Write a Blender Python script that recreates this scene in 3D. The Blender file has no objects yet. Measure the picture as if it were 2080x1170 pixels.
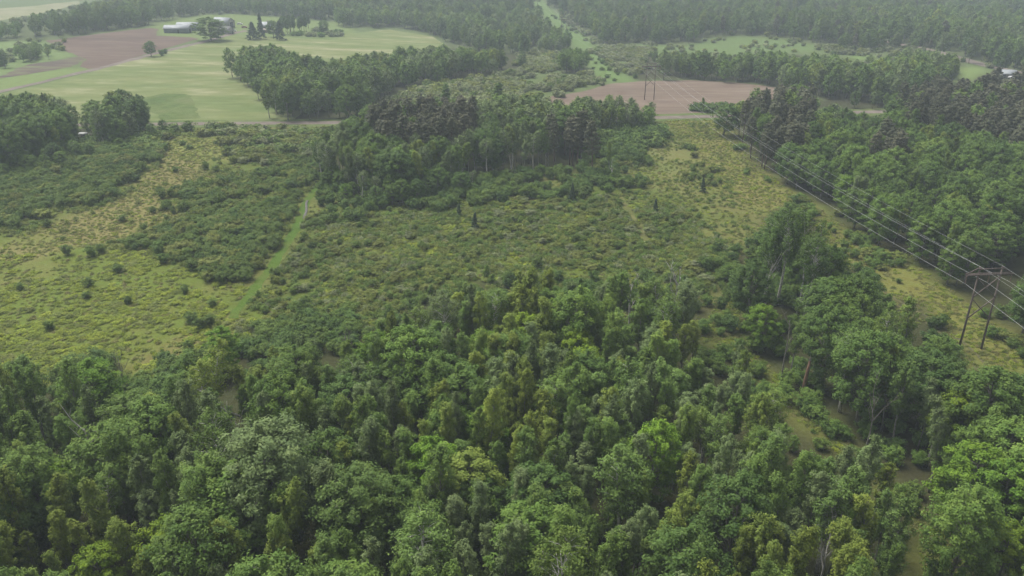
import bpy, math, random
import numpy as np
from mathutils import Vector, Matrix
from mathutils.geometry import delaunay_2d_cdt

# ------------------------------------------------------------------ camera, sky, sun, exposure
scene = bpy.context.scene
COL = scene.collection
CAM_H, PITCH, FPX = 66.0, math.radians(24.0), 2080 * 28 / 36.0
cam_data = bpy.data.cameras.new('camera')
cam_data.lens = 28; cam_data.sensor_width = 36; cam_data.clip_start = 0.5; cam_data.clip_end = 12000
cam = bpy.data.objects.new('camera', cam_data); COL.objects.link(cam)
cam.location = (0, 0, CAM_H); cam.rotation_euler = (math.radians(90) - PITCH, 0, 0)
scene.camera = cam

SUN_EL, SUN_ROT = math.radians(60), math.radians(-48)     # high, veiled by cloud, ahead and to the left
world = bpy.data.worlds.new('World'); scene.world = world; world.use_nodes = True
nt = world.node_tree; bg = nt.nodes['Background']
sky = nt.nodes.new('ShaderNodeTexSky'); sky.sky_type = 'NISHITA'; sky.sun_disc = False
sky.sun_elevation = SUN_EL; sky.sun_rotation = SUN_ROT
sky.air_density = 1.0; sky.dust_density = 4.0; sky.ozone_density = 1.0
hs = nt.nodes.new('ShaderNodeHueSaturation'); hs.inputs['Saturation'].default_value = 0.10   # cloud cover greys the sky
nt.links.new(sky.outputs[0], hs.inputs['Color']); nt.links.new(hs.outputs[0], bg.inputs['Color'])
bg.inputs['Strength'].default_value = 0.07
sd = bpy.data.lights.new('sun', 'SUN'); sd.energy = 1.5; sd.angle = math.radians(28); sd.color = (1, 0.965, 0.90)
sun = bpy.data.objects.new('sun', sd); COL.objects.link(sun)
_dx, _dy = math.sin(SUN_ROT) * math.cos(SUN_EL), math.cos(SUN_ROT) * math.cos(SUN_EL)
sun.rotation_euler = Vector((_dx, _dy, math.sin(SUN_EL))).to_track_quat('Z', 'Y').to_euler()
vs = scene.view_settings
vs.view_transform = 'Standard'; vs.look = 'None'; vs.gamma = 1; vs.use_curve_mapping = False
vs.exposure = 1.4
cy = scene.cycles
cy.max_bounces = 5; cy.diffuse_bounces = 3; cy.glossy_bounces = 2; cy.transmission_bounces = 3
cy.transparent_max_bounces = 8; cy.volume_bounces = 1
cy.use_denoising = True

# ------------------------------------------------------------------ maths helpers
CP, SP = math.cos(PITCH), math.sin(PITCH)
def sstep(a, b, x):
    t = np.clip((np.asarray(x, float) - a) / (b - a), 0, 1); return t * t * (3 - 2 * t)
def terrain(x, y):
    x = np.asarray(x, float); y = np.asarray(y, float)
    s = sstep(330, 620, y)
    return s * (3.6 * np.sin(x / 150 + 1.1) * np.cos(y / 190 + .4) + 2.0 * np.sin(x / 83 + y / 120)) \
        + sstep(500, 1500, y) * (6 + 8 * np.sin(x / 420 + .3))
def at(px, py, z=0.0):
    """ground point (or point z above it) seen at a place of the photograph"""
    px = np.asarray(px, float); py = np.asarray(py, float)
    dc = py - 585
    Dx = px - 1040; Dy = FPX * CP - dc * SP; Dz = -(FPX * SP + dc * CP)
    Dz = np.minimum(Dz, -18.0)
    g = np.zeros_like(px)
    for _ in range(14):
        t = (CAM_H - z - g) / -Dz
        g = 0.5 * g + 0.5 * terrain(Dx * t, Dy * t)
    return Dx * t, Dy * t
def proj(x, y, z):
    dz = CAM_H - z
    w = y * CP + dz * SP
    w = np.maximum(w, 1e-3)
    return 1040 + FPX * x / w, 585 + FPX * (dz * CP - y * SP) / w, w
def pip(px, py, poly):
    P = np.asarray(poly, float); n = len(P)
    px = np.asarray(px, float); py = np.asarray(py, float)
    r = np.zeros(px.shape, bool); j = n - 1
    for i in range(n):
        xi, yi = P[i]; xj, yj = P[j]
        c = ((yi > py) != (yj > py))
        r ^= c & (px < (xj - xi) * (py - yi) / ((yj - yi) if yj != yi else 1e-9) + xi)
        j = i
    return r
_nrng = np.random.default_rng(5); _NL = _nrng.random((256, 256))
def vnoise(x, y):
    x = np.asarray(x, float); y = np.asarray(y, float)
    xi = np.floor(x).astype(int); yi = np.floor(y).astype(int)
    fx = x - xi; fy = y - yi; fx = fx * fx * (3 - 2 * fx); fy = fy * fy * (3 - 2 * fy)
    a = _NL[xi % 256, yi % 256]; b = _NL[(xi + 1) % 256, yi % 256]
    c = _NL[xi % 256, (yi + 1) % 256]; d = _NL[(xi + 1) % 256, (yi + 1) % 256]
    return (a * (1 - fx) + b * fx) * (1 - fy) + (c * (1 - fx) + d * fx) * fy
def fbm(x, y): return .5 * vnoise(x, y) + .3 * vnoise(x * 2.1 + 7, y * 2.1) + .2 * vnoise(x * 4.3, y * 4.3 + 3)

# ------------------------------------------------------------------ mesh helpers
def mesh(name, V, F, mats=(), mi=None, lv=None, smooth=False):
    """V (n,3); F list of arrays each (k,3) or (k,4)"""
    me = bpy.data.meshes.new(name)
    F = [np.asarray(f, np.int32) for f in F if len(f)]
    V = np.asarray(V, np.float32)
    loops = np.concatenate([f.ravel() for f in F])
    tot = np.concatenate([np.full(len(f), f.shape[1], np.int32) for f in F])
    start = np.concatenate([[0], np.cumsum(tot)[:-1]]).astype(np.int32)
    me.vertices.add(len(V)); me.vertices.foreach_set('co', V.ravel())
    me.loops.add(len(loops)); me.loops.foreach_set('vertex_index', loops)
    me.polygons.add(len(tot)); me.polygons.foreach_set('loop_start', start); me.polygons.foreach_set('loop_total', tot)
    for m in mats: me.materials.append(m)
    if mi is not None: me.polygons.foreach_set('material_index', np.asarray(mi, np.int32))
    if lv is not None:
        a = me.attributes.new('lv', 'FLOAT', 'FACE'); a.data.foreach_set('value', np.asarray(lv, np.float32))
    me.update(calc_edges=True)
    if smooth: me.polygons.foreach_set('use_smooth', np.ones(len(tot), bool))
    return me
def link(name, me, parent=None, loc=(0, 0, 0), rz=0.0, scale=(1, 1, 1)):
    o = bpy.data.objects.new(name, me); COL.objects.link(o)
    o.location = loc; o.rotation_euler = (0, 0, rz); o.scale = scale
    if parent is not None: o.parent = parent
    return o
def tag(o, label, cat, group=None, kind=None):
    if label: o['label'] = label
    if cat: o['category'] = cat
    if group: o['group'] = group
    if kind: o['kind'] = kind
    return o
class MB:
    def __init__(s): s.V = []; s.F3 = []; s.F4 = []; s.n = 0
    def add(s, V, F):
        V = np.asarray(V, float); F = np.asarray(F, int) + s.n
        s.V.append(V); (s.F3 if F.shape[1] == 3 else s.F4).append(F); s.n += len(V)
    def box(s, c, d, rz=0.0):
        c = np.asarray(c, float); d = np.asarray(d, float) / 2
        v = np.array([[i, j, k] for i in (-1, 1) for j in (-1, 1) for k in (-1, 1)], float) * d
        ca, sa = math.cos(rz), math.sin(rz)
        v = np.c_[v[:, 0] * ca - v[:, 1] * sa, v[:, 0] * sa + v[:, 1] * ca, v[:, 2]] + c
        s.add(v, [[0, 1, 3, 2], [4, 6, 7, 5], [0, 4, 5, 1], [2, 3, 7, 6], [0, 2, 6, 4], [1, 5, 7, 3]])
    def beam(s, p, q, w, h=None):
        """a square bar from p to q"""
        s.tube([p, q], [w / 1.414, (h or w) / 1.414], 4)
    def tube(s, pts, rad, sides=5, cap=True):
        P = np.asarray(pts, float); n = len(P); T = np.gradient(P, axis=0) if n > 2 else np.repeat((P[1:] - P[:1]), n, 0)
        T /= np.linalg.norm(T, axis=1, keepdims=True) + 1e-9
        ref = np.where(np.abs(T[:, 2:3]) > .9, [[1., 0, 0]], [[0, 0, 1.]])
        A = np.cross(T, ref); A /= np.linalg.norm(A, axis=1, keepdims=True) + 1e-9
        B = np.cross(T, A)
        th = np.linspace(0, 2 * math.pi, sides, endpoint=False) + math.pi / sides
        R = np.broadcast_to(np.asarray(rad, float), (n,))
        V = P[:, None] + R[:, None, None] * (np.cos(th)[None, :, None] * A[:, None] + np.sin(th)[None, :, None] * B[:, None])
        V = V.reshape(-1, 3); F = []
        i = np.arange(sides); j = (i + 1) % sides
        for k in range(n - 1):
            F.append(np.c_[k * sides + i, k * sides + j, (k + 1) * sides + j, (k + 1) * sides + i])
        base = s.n
        s.add(V, np.concatenate(F))
        if cap:
            for off, order in ((0, 1), ((n - 1) * sides, -1)):
                c = P[0] if off == 0 else P[-1]
                s.V.append(c[None]); ci = s.n; s.n += 1
                a = base + off + i; b = base + off + j
                s.F3.append(np.c_[np.full(sides, ci), b, a] if order == 1 else np.c_[np.full(sides, ci), a, b])
    def get(s):
        V = np.concatenate(s.V) if s.V else np.zeros((0, 3))
        return V, [np.concatenate(s.F3) if s.F3 else np.zeros((0, 3), int), np.concatenate(s.F4) if s.F4 else np.zeros((0, 4), int)]
    def build(s, name, mat, parent=None, **k):
        V, F = s.get(); return link(name, mesh(name, V, F, [mat]), parent, **k)

# ------------------------------------------------------------------ materials
def newmat(name):
    m = bpy.data.materials.new(name); m.use_nodes = True
    n = m.node_tree; n.nodes.clear()
    out = n.nodes.new('ShaderNodeOutputMaterial'); return m, n, out
def nd(n, t, **k):
    x = n.nodes.new(t)
    for a, v in k.items(): setattr(x, a, v)
    return x
def math_node(n, op, a, b=None):
    x = nd(n, 'ShaderNodeMath', operation=op)
    for i, v in enumerate((a, b)):
        if v is None: continue
        if isinstance(v, (int, float)): x.inputs[i].default_value = v
        else: n.links.new(v, x.inputs[i])
    return x.outputs[0]
def leaf_mat(name, transl=0.22, spread=0.55):
    """leaf colour comes with the tree (tint), each leaf a little lighter or darker than its neighbours"""
    m, n, out = newmat(name)
    ta = nd(n, 'ShaderNodeAttribute', attribute_type='INSTANCER', attribute_name='tint')
    lv = nd(n, 'ShaderNodeAttribute', attribute_type='GEOMETRY', attribute_name='lv')
    sc = math_node(n, 'MULTIPLY_ADD', lv.outputs['Fac'], spread); n.nodes[-1].inputs[2].default_value = 1 - spread / 2
    hsv = nd(n, 'ShaderNodeHueSaturation')
    n.links.new(ta.outputs['Color'], hsv.inputs['Color']); n.links.new(sc, hsv.inputs['Value'])
    hue = math_node(n, 'MULTIPLY_ADD', lv.outputs['Fac'], -0.03); n.nodes[-1].inputs[2].default_value = 0.515
    n.links.new(hue, hsv.inputs['Hue'])
    p = nd(n, 'ShaderNodeBsdfPrincipled'); p.inputs['Roughness'].default_value = 0.6
    p.inputs['Specular IOR Level'].default_value = 0.10
    t = nd(n, 'ShaderNodeBsdfTranslucent'); mx = nd(n, 'ShaderNodeMixShader'); mx.inputs[0].default_value = transl
    n.links.new(hsv.outputs[0], p.inputs['Base Color']); n.links.new(hsv.outputs[0], t.inputs['Color'])
    n.links.new(p.outputs[0], mx.inputs[1]); n.links.new(t.outputs[0], mx.inputs[2]); n.links.new(mx.outputs[0], out.inputs[0])
    return m
def plain(name, col, rough=.8, col2=None, scale=3.0, metal=0.0, bump=0.0, stretch=None, detail=5):
    m, n, out = newmat(name)
    p = nd(n, 'ShaderNodeBsdfPrincipled'); p.inputs['Roughness'].default_value = rough; p.inputs['Metallic'].default_value = metal
    p.inputs['Specular IOR Level'].default_value = 0.3
    if col2 is None: p.inputs['Base Color'].default_value = (*col, 1)
    else:
        tc = nd(n, 'ShaderNodeTexCoord'); mp = nd(n, 'ShaderNodeMapping')
        if stretch: mp.inputs['Scale'].default_value = stretch
        no = nd(n, 'ShaderNodeTexNoise'); no.inputs['Scale'].default_value = scale; no.inputs['Detail'].default_value = detail; no.inputs['Roughness'].default_value = .65
        cr = nd(n, 'ShaderNodeValToRGB'); cr.color_ramp.elements[0].color = (*col, 1); cr.color_ramp.elements[1].color = (*col2, 1)
        cr.color_ramp.elements[0].position = .36; cr.color_ramp.elements[1].position = .64
        n.links.new(tc.outputs['Object'], mp.inputs[0]); n.links.new(mp.outputs[0], no.inputs[0])
        n.links.new(no.outputs[0], cr.inputs[0]); n.links.new(cr.outputs[0], p.inputs['Base Color'])
        if bump:
            b = nd(n, 'ShaderNodeBump'); b.inputs['Strength'].default_value = bump; b.inputs['Distance'].default_value = .3
            n.links.new(no.outputs[0], b.inputs['Height']); n.links.new(b.outputs[0], p.inputs['Normal'])
    n.links.new(p.outputs[0], out.inputs[0]); return m
def ground_mat(name, attr=None, cols=None, scale=.5, fine=2.2, amt=.5, big=.05, stretch=None, bump=.6):
    """ground cover: its own colours, broken up by noise at three sizes"""
    m, n, out = newmat(name)
    p = nd(n, 'ShaderNodeBsdfPrincipled'); p.inputs['Roughness'].default_value = .95; p.inputs['Specular IOR Level'].default_value = .1
    tc = nd(n, 'ShaderNodeTexCoord'); mp = nd(n, 'ShaderNodeMapping')
    if stretch: mp.inputs['Scale'].default_value = stretch[0]; mp.inputs['Rotation'].default_value = (0, 0, stretch[1])
    n.links.new(tc.outputs['Object'], mp.inputs[0])
    def noise(s, d=4):
        x = nd(n, 'ShaderNodeTexNoise'); x.inputs['Scale'].default_value = s; x.inputs['Detail'].default_value = d; x.inputs['Roughness'].default_value = .6
        n.links.new(mp.outputs[0], x.inputs[0]); return x.outputs[0]
    a, b, c = noise(fine, 5), noise(scale, 4), noise(big, 3)
    if attr:
        src = nd(n, 'ShaderNodeAttribute', attribute_type='GEOMETRY', attribute_name=attr).outputs['Color']
    else:
        cr = nd(n, 'ShaderNodeValToRGB')
        el = cr.color_ramp.elements
        el[0].position = .36; el[0].color = (*cols[0], 1); el[1].position = .62; el[1].color = (*cols[-1], 1)
        for i, cc in enumerate(cols[1:-1]):
            e = el.new(.36 + .26 * (i + 1) / (len(cols) - 1)); e.color = (*cc, 1)
        mixn = math_node(n, 'ADD', math_node(n, 'MULTIPLY', c, .6), math_node(n, 'MULTIPLY', b, .4))
        n.links.new(mixn, cr.inputs[0]); src = cr.outputs[0]
    hsv = nd(n, 'ShaderNodeHueSaturation'); n.links.new(src, hsv.inputs['Color'])
    v = math_node(n, 'ADD', math_node(n, 'MULTIPLY', a, amt * 1.6), math_node(n, 'MULTIPLY', b, amt * 1.3))
    v = math_node(n, 'ADD', v, 1 - amt * 1.45); n.links.new(v, hsv.inputs['Value'])
    h = math_node(n, 'ADD', math_node(n, 'MULTIPLY', math_node(n, 'SUBTRACT', b, .5), .08), .5); n.links.new(h, hsv.inputs['Hue'])
    n.links.new(hsv.outputs[0], p.inputs['Base Color'])
    bp = nd(n, 'ShaderNodeBump'); bp.inputs['Strength'].default_value = bump; bp.inputs['Distance'].default_value = .4
    n.links.new(a, bp.inputs['Height']); n.links.new(bp.outputs[0], p.inputs['Normal'])
    n.links.new(p.outputs[0], out.inputs[0]); return m

M = {}
M['leaf'] = leaf_mat('broad_leaves')
M['needle'] = leaf_mat('conifer_needles', .08, .6)
M['bark_grey'] = plain('grey_bark', (.10, .095, .08), .9, (.24, .225, .19), 5, bump=.4, stretch=(1, 1, .4))
M['bark_birch'] = plain('white_bark', (.20, .19, .17), .8, (.78, .76, .71), 3.2, bump=.2, stretch=(1, 1, 1.6))
M['bark_pine'] = plain('pine_bark', (.075, .05, .038), .95, (.17, .12, .09), 5, bump=.5, stretch=(1, 1, .4))
M['deadwood'] = plain('bleached_deadwood', (.22, .205, .19), .85, (.55, .53, .50), 4, stretch=(1, 1, .3))
M['stump'] = plain('broken_stump_wood', (.10, .055, .035), .9, (.30, .19, .13), 4, stretch=(1, 1, .3))
M['pole'] = plain('creosoted_pole', (.055, .042, .036), .85, (.15, .12, .105), 6, stretch=(1, 1, .2))
M['wire'] = plain('aluminium_wire', (.46, .47, .47), .5, metal=.1)
M['porcelain'] = plain('insulator_porcelain', (.16, .11, .09), .3)

# ------------------------------------------------------------------ the layout, read off the photograph
def px2w(poly, z=0.0):
    P = np.asarray(poly, float); x, y = at(P[:, 0], P[:, 1], z); return np.c_[x, y]
LINE = lambda y: 79.5 - .088 * (y - 122)          # the power line runs this way
ROAD = [(-700, 262), (-50, 257), (345, 252), (740, 249), (1040, 245), (1400, 238), (1800, 227), (2130, 217), (2700, 204)]
HAY = [(-260, 242), (-60, 206), (0, 191), (100, 168), (270, 123), (400, 90), (470, 73), (560, 74), (700, 68), (790, 60), (880, 74), (905, 92),
       (870, 108), (760, 150), (690, 180), (620, 215), (600, 243), (345, 246), (0, 250), (-260, 256)]
PLOUGH_R = [(1112, 197), (1180, 187), (1240, 170), (1300, 165), (1400, 163), (1500, 168), (1580, 178), (1620, 190), (1650, 202), (1640, 212), (1600, 224),
            (1500, 230), (1400, 232), (1330, 233), (1200, 236), (1120, 220)]
PLOUGH_L = [(91, 82), (111, 81), (215, 67), (303, 57), (323, 59), (316, 72), (387, 76), (404, 79), (303, 108), (202, 138), (178, 140), (160, 135),
            (175, 121), (155, 112), (120, 100)]
DARKSTRIP = [(-30, 166), (0, 154), (54, 131), (110, 124), (162, 114), (172, 124), (125, 140), (60, 150), (0, 160)]
PALE_F = [(-160, 34), (-40, 20), (60, 13), (160, 2), (162, 9), (80, 28), (0, 42), (-160, 66)]
CORRFAR = [(1066, -30), (1090, -30), (1100, 0), (1118, 18), (1142, 36), (1176, 66), (1192, 78), (1204, 88), (1226, 112), (1246, 138), (1292, 164), (1240, 169),
           (1205, 150), (1192, 120), (1188, 105), (1164, 88), (1138, 60), (1106, 36), (1082, 12), (1072, 0)]
CLEAR_R = [(1240, 97), (1290, 91), (1400, 93), (1430, 82), (1500, 75), (1580, 79), (1690, 97), (1640, 106), (1540, 111), (1450, 114), (1300, 113)]
CLEAR_R2 = [(1722, 113), (1775, 114), (1778, 123), (1742, 124)]
CLEAR_R3 = [(1940, 160), (1955, 136), (2004, 137), (1998, 152), (1975, 165), (1935, 180)]
FAR_ROAD = [(1530, 16), (1575, 27), (1625, 40), (1690, 58), (1760, 76), (1800, 86), (1872, 98), (1930, 113), (1985, 129), (2080, 150), (2250, 190)]
TRACK = [(-120, 213), (0, 187), (100, 163), (230, 132), (330, 105), (420, 84), (470, 69), (500, 62)]
PATH = [(655, 366), (640, 385), (624, 405), (616, 432), (600, 468), (578, 506), (545, 552), (512, 590), (488, 622), (470, 648)]
STRIP = [(1440, 645), (1470, 615), (1502, 606), (1504, 650), (1502, 688), (1535, 722), (1580, 765), (1640, 822), (1705, 880), (1770, 930), (1870, 1040), (1955, 1090), (1975, 1220),
         (1880, 1220), (1868, 1090), (1810, 1020), (1690, 910), (1610, 850), (1555, 785), (1515, 725), (1470, 700), (1438, 690)]
TAN = [(-120, 540), (0, 500), (60, 470), (180, 430), (260, 400), (290, 360), (330, 330), (330, 290), (345, 275), (470, 290), (460, 320), (400, 330),
       (440, 365), (380, 385), (350, 405), (375, 430), (330, 460), (240, 490), (120, 515), (0, 545), (-120, 600)]
CORR_NEAR = [(1345, 243), (1475, 243), (1480, 262), (1520, 320), (1600, 385), (1690, 440), (1740, 480), (1800, 512), (1865, 540), (1930, 590), (2010, 650), (2120, 720), (2260, 800), (2100, 800),
             (2000, 745), (1960, 690), (1880, 630), (1780, 590), (1700, 520), (1670, 470), (1580, 440), (1500, 410), (1440, 350), (1420, 310), (1370, 260)]

# ------------------------------------------------------------------ ground
def axis(parts):
    a = [np.arange(s, e, d) for s, e, d in parts]; return np.concatenate(a)
gx = axis([(-6000, -1500, 300), (-1500, -600, 45), (-600, -260, 8), (-260, 260, 2), (260, 600, 8), (600, 1500, 45), (1500, 6001, 300)])
gy = axis([(-3000, -200, 280), (-200, 40, 12), (40, 360, 2), (360, 900, 5), (900, 1800, 30), (1800, 7001, 260)])
GX, GY = np.meshgrid(gx, gy); nx, ny = len(gx), len(gy)
GZ = terrain(GX, GY)
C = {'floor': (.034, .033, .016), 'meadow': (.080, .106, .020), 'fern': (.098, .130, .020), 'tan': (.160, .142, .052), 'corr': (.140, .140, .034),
     'wet': (.085, .115, .04), 'green': (.10, .17, .045), 'rust': (.16, .112, .058), 'farm': (.12, .16, .05)}
gc = np.zeros(GX.shape + (3,)); gc[:] = C['meadow']
wx = GX + 7 * (fbm(GX / 9, GY / 9) - .5); wy = GY + 7 * (fbm(GX / 9 + 40, GY / 9 + 17) - .5)
U, Vv, W = proj(wx, wy, GZ)
front = GY > 20
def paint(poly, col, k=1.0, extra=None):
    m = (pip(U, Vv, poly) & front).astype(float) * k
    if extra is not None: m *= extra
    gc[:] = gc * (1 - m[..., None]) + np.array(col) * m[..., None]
far = sstep(300, 340, GY)
gc[:] = gc * (1 - far[..., None]) + np.array(C['wet']) * far[..., None]
paint([(-900, 470), (0, 500), (300, 500), (480, 590), (470, 640), (760, 600), (870, 590), (820, 640), (700, 690), (480, 700), (400, 700), (300, 800), (0, 800), (-900, 900)], C['fern'], .85)
paint(TAN, C['tan'], .9)
paint([(330, 280), (480, 280), (470, 325), (400, 330), (330, 300)], (.15, .165, .04), .9)
paint([(430, 640), (480, 650), (400, 720), (280, 740), (250, 740), (330, 690)], C['rust'], .65)
paint(CORR_NEAR, C['corr'], .92)
paint([(1500, 380), (1620, 430), (1640, 470), (1560, 470), (1480, 420)], C['rust'], .35)
paint([(1180, 262), (1345, 262), (1430, 330), (1420, 400), (1330, 390), (1250, 345)], (.12, .135, .04), .8)
paint([(300, 30), (480, 28), (720, 45), (720, 72), (560, 76), (440, 84), (330, 78), (310, 60)], C['farm'], .9)
rr = (.45 * sstep(.54, .66, fbm(GX / 14 + 3, GY / 14 + 9)) * ((GY < 300) & (GY > 60)))[..., None]
gc[:] = gc * (1 - rr) + np.array(C['tan']) * rr
rr = (.5 * sstep(.55, .68, fbm(GX / 11 + 33, GY / 11 + 19)) * ((GY < 260) & (GY > 60)))[..., None]
gc[:] = gc * (1 - rr) + np.array(C['fern']) * rr
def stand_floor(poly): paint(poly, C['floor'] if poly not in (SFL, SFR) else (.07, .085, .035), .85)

# ------------------------------------------------------------------ stands: outline of each stand in the photograph
SA = [(-420, 760), (-150, 735), (0, 735), (60, 725), (130, 748), (170, 760), (225, 785), (300, 785), (350, 738), (395, 715), (440, 700), (500, 712), (560, 695), (640, 695),
      (700, 685), (740, 668), (765, 640), (850, 607), (880, 592), (940, 602), (990, 565), (1050, 558), (1100, 543), (1150, 578), (1240, 558), (1310, 573), (1390, 560),
      (1440, 600), (1442, 650), (1436, 700), (1490, 702), (1520, 735), (1553, 792), (1605, 855), (1690, 892), (1790, 912), (1885, 1035), (1890, 1082), (1885, 1220), (1900, 1700), (-700, 1700)]
SM = [(1450, 545), (1480, 512), (1500, 530), (1535, 500), (1560, 450), (1605, 422), (1650, 436), (1682, 470), (1684, 530), (1730, 538), (1780, 566), (1792, 600), (1840, 612), (1885, 618),
      (1905, 650), (1955, 680), (1975, 720), (1985, 752), (2080, 765), (2300, 800), (2700, 1700), (2000, 1700), (1975, 1220), (1955, 1085), (1880, 1045), (1770, 925), (1705, 875), (1640, 818),
      (1585, 762), (1535, 716), (1508, 660), (1500, 606), (1450, 590)]
SC = [(1482, 262), (1515, 205), (1560, 190), (1640, 188), (1660, 232), (1700, 218), (1790, 240), (1835, 190), (1900, 172), (1990, 158), (2080, 150), (2500, 140), (2900, 300), (2900, 900), (2180, 770),
      (2080, 698), (2010, 648), (1950, 602), (1905, 568), (1862, 536), (1790, 505), (1735, 474), (1690, 434), (1605, 380), (1545, 340), (1505, 300)]
SD = [(628, 300), (650, 276), (735, 232), (800, 215), (1000, 208), (1040, 190), (1110, 215), (1160, 205), (1300, 205), (1345, 235), (1350, 268), (1205, 270), (1195, 330), (1160, 352), (1050, 356),
      (950, 372), (870, 402), (760, 406), (690, 396), (642, 370)]
SK = [(858, 180), (1020, 172), (1028, 228), (858, 232)]
SL = [(-400, 205), (-100, 200), (60, 193), (130, 203), (168, 240), (185, 196), (230, 190), (270, 190), (292, 236), (325, 228), (346, 262), (310, 276), (240, 302), (180, 300), (100, 335), (0, 352), (-400, 370)]
SW = [(472, 180), (468, 150), (488, 100), (560, 96), (650, 120), (720, 115), (800, 103), (850, 95), (1000, 103), (1062, 108), (1062, 140), (1000, 152), (870, 176), (800, 192), (760, 217), (745, 242),
      (600, 242), (545, 237), (545, 207), (572, 182)]
SFL = [(-500, 66), (0, 46), (80, 32), (160, 12), (240, -5), (240, -62), (1064, -62), (1070, 0), (1085, 16), (1106, 40), (1138, 64), (1160, 88), (1150, 108), (1060, 112), (960, 106), (908, 94), (895, 74), (830, 62),
       (800, 56), (700, 56), (690, 45), (480, 28), (400, 30), (330, 45), (270, 56), (215, 66), (110, 78), (30, 82), (-500, 130)]
SFR = [(1094, -62), (1106, 0), (1146, 35), (1196, 72), (1235, 93), (1290, 89), (1400, 91), (1440, 78), (1500, 71), (1580, 76), (1690, 94), (1725, 106), (1790, 106), (1860, 100), (1960, 128), (2080, 153),
       (2600, 200), (2600, -62)]
SB = [(1288, 162), (1283, 125), (1310, 104), (1400, 108), (1500, 112), (1560, 108), (1690, 116), (1720, 122), (1800, 118), (1860, 100), (1950, 118), (1962, 160), (1945, 182), (1900, 192), (1850, 202), (1800, 216), (1720, 212),
      (1650, 196), (1580, 177), (1500, 167), (1400, 161)]
SG = [(1640, 218), (1690, 195), (1820, 190), (1832, 224), (1700, 226)]
SQ = [(1140, 150), (1140, 108), (1178, 100), (1188, 150)]
SX = [(-80, 136), (-60, 100), (10, 108), (24, 130), (-60, 150)]
SY = [(36, 122), (34, 98), (70, 84), (110, 88), (128, 118), (60, 126)]
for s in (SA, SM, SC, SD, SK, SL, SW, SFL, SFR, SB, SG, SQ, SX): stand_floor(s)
paint(STRIP, (.108, .118, .028), .95)
paint(CORRFAR, (.10, .155, .045), .95)
paint(CLEAR_R, (.095, .14, .045), .9); paint(CLEAR_R2, (.11, .165, .045), 1); paint(CLEAR_R3, (.13, .18, .055), 1)
paint([(-300, 100), (0, 85), (90, 82), (160, 114), (54, 131), (0, 154), (-300, 220)], (.125, .175, .06), .9)
paint([(170, 140), (300, 110), (0, 187), (-120, 213), (-120, 190), (0, 158), (125, 140)], (.13, .175, .055), .9)
for _ in range(2):                                    # one kind of cover runs into the next over a few metres
    g2 = gc.copy(); g2[1:-1, 1:-1] = (gc[1:-1, 1:-1] * 2 + gc[:-2, 1:-1] + gc[2:, 1:-1] + gc[1:-1, :-2] + gc[1:-1, 2:]) / 6; gc = g2
ii = np.arange(nx * ny).reshape(ny, nx)
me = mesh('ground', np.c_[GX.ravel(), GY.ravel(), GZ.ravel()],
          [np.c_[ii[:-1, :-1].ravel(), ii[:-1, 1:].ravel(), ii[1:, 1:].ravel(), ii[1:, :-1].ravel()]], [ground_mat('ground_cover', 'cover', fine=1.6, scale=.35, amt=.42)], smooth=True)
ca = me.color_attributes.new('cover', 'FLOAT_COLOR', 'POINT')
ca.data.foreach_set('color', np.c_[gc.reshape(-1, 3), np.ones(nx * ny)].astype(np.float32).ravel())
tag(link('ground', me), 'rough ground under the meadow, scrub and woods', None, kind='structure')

rng = np.random.default_rng(11)
def sheet(name, W, mat, dz, step=4.0, rough=.6, label=None):
    """a piece of ground cut to an outline, following the terrain"""
    W = np.asarray(W, float); pts = []
    for a, b in zip(W, np.roll(W, -1, 0)):
        L = np.linalg.norm(b - a); k = max(1, int(L / max(step * .6, 1.5)))
        t = np.arange(k)[:, None] / k; pts.append(a + (b - a) * t)
    B = np.concatenate(pts); B += rough * 2 * np.c_[fbm(B[:, 0] / 6, B[:, 1] / 6) - .5, fbm(B[:, 0] / 6 + 9, B[:, 1] / 6 + 31) - .5]
    x0, y0 = B.min(0); x1, y1 = B.max(0)
    gxx, gyy = np.meshgrid(np.arange(x0, x1, step), np.arange(y0, y1, step))
    ins = pip(gxx.ravel(), gyy.ravel(), B); I = np.c_[gxx.ravel()[ins], gyy.ravel()[ins]]
    allp = np.concatenate([B, I]) if len(I) else B
    nB = len(B)
    v, e, f, *_ = delaunay_2d_cdt([Vector(p) for p in allp], [], [list(range(nB))], 1, 1e-4)
    V = np.array([[p.x, p.y] for p in v]); T = [list(q) for q in f if len(q) == 3]
    V3 = np.c_[V, terrain(V[:, 0], V[:, 1]) + dz]
    o = link(name, mesh(name, V3, [np.array(T)], [mat], smooth=True))
    tag(o, label, None, kind='structure'); return o
def ribbon(pts, w, n=4):
    """outline of a band of width w along a line of world points"""
    P = np.asarray(pts, float)
    t = np.linspace(0, len(P) - 1, (len(P) - 1) * n + 1)
    Q = np.c_[np.interp(t, np.arange(len(P)), P[:, 0]), np.interp(t, np.arange(len(P)), P[:, 1])]
    for _ in range(3): Q[1:-1] = (Q[:-2] + 2 * Q[1:-1] + Q[2:]) / 4
    T = np.gradient(Q, axis=0); T /= np.linalg.norm(T, axis=1, keepdims=True); N = np.c_[-T[:, 1], T[:, 0]]
    w = np.broadcast_to(np.asarray(w, float), (len(Q),))[:, None] if np.ndim(w) else w
    return np.concatenate([Q + N * w / 2, (Q - N * w / 2)[::-1]]), Q
M['hay'] = ground_mat('hay_grass', cols=[(.092, .130, .038), (.115, .148, .048), (.15, .17, .066), (.23, .225, .125)], scale=.12, fine=1.2, amt=.22, big=.028, stretch=((.55, 1.6, 1), .5))
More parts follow.
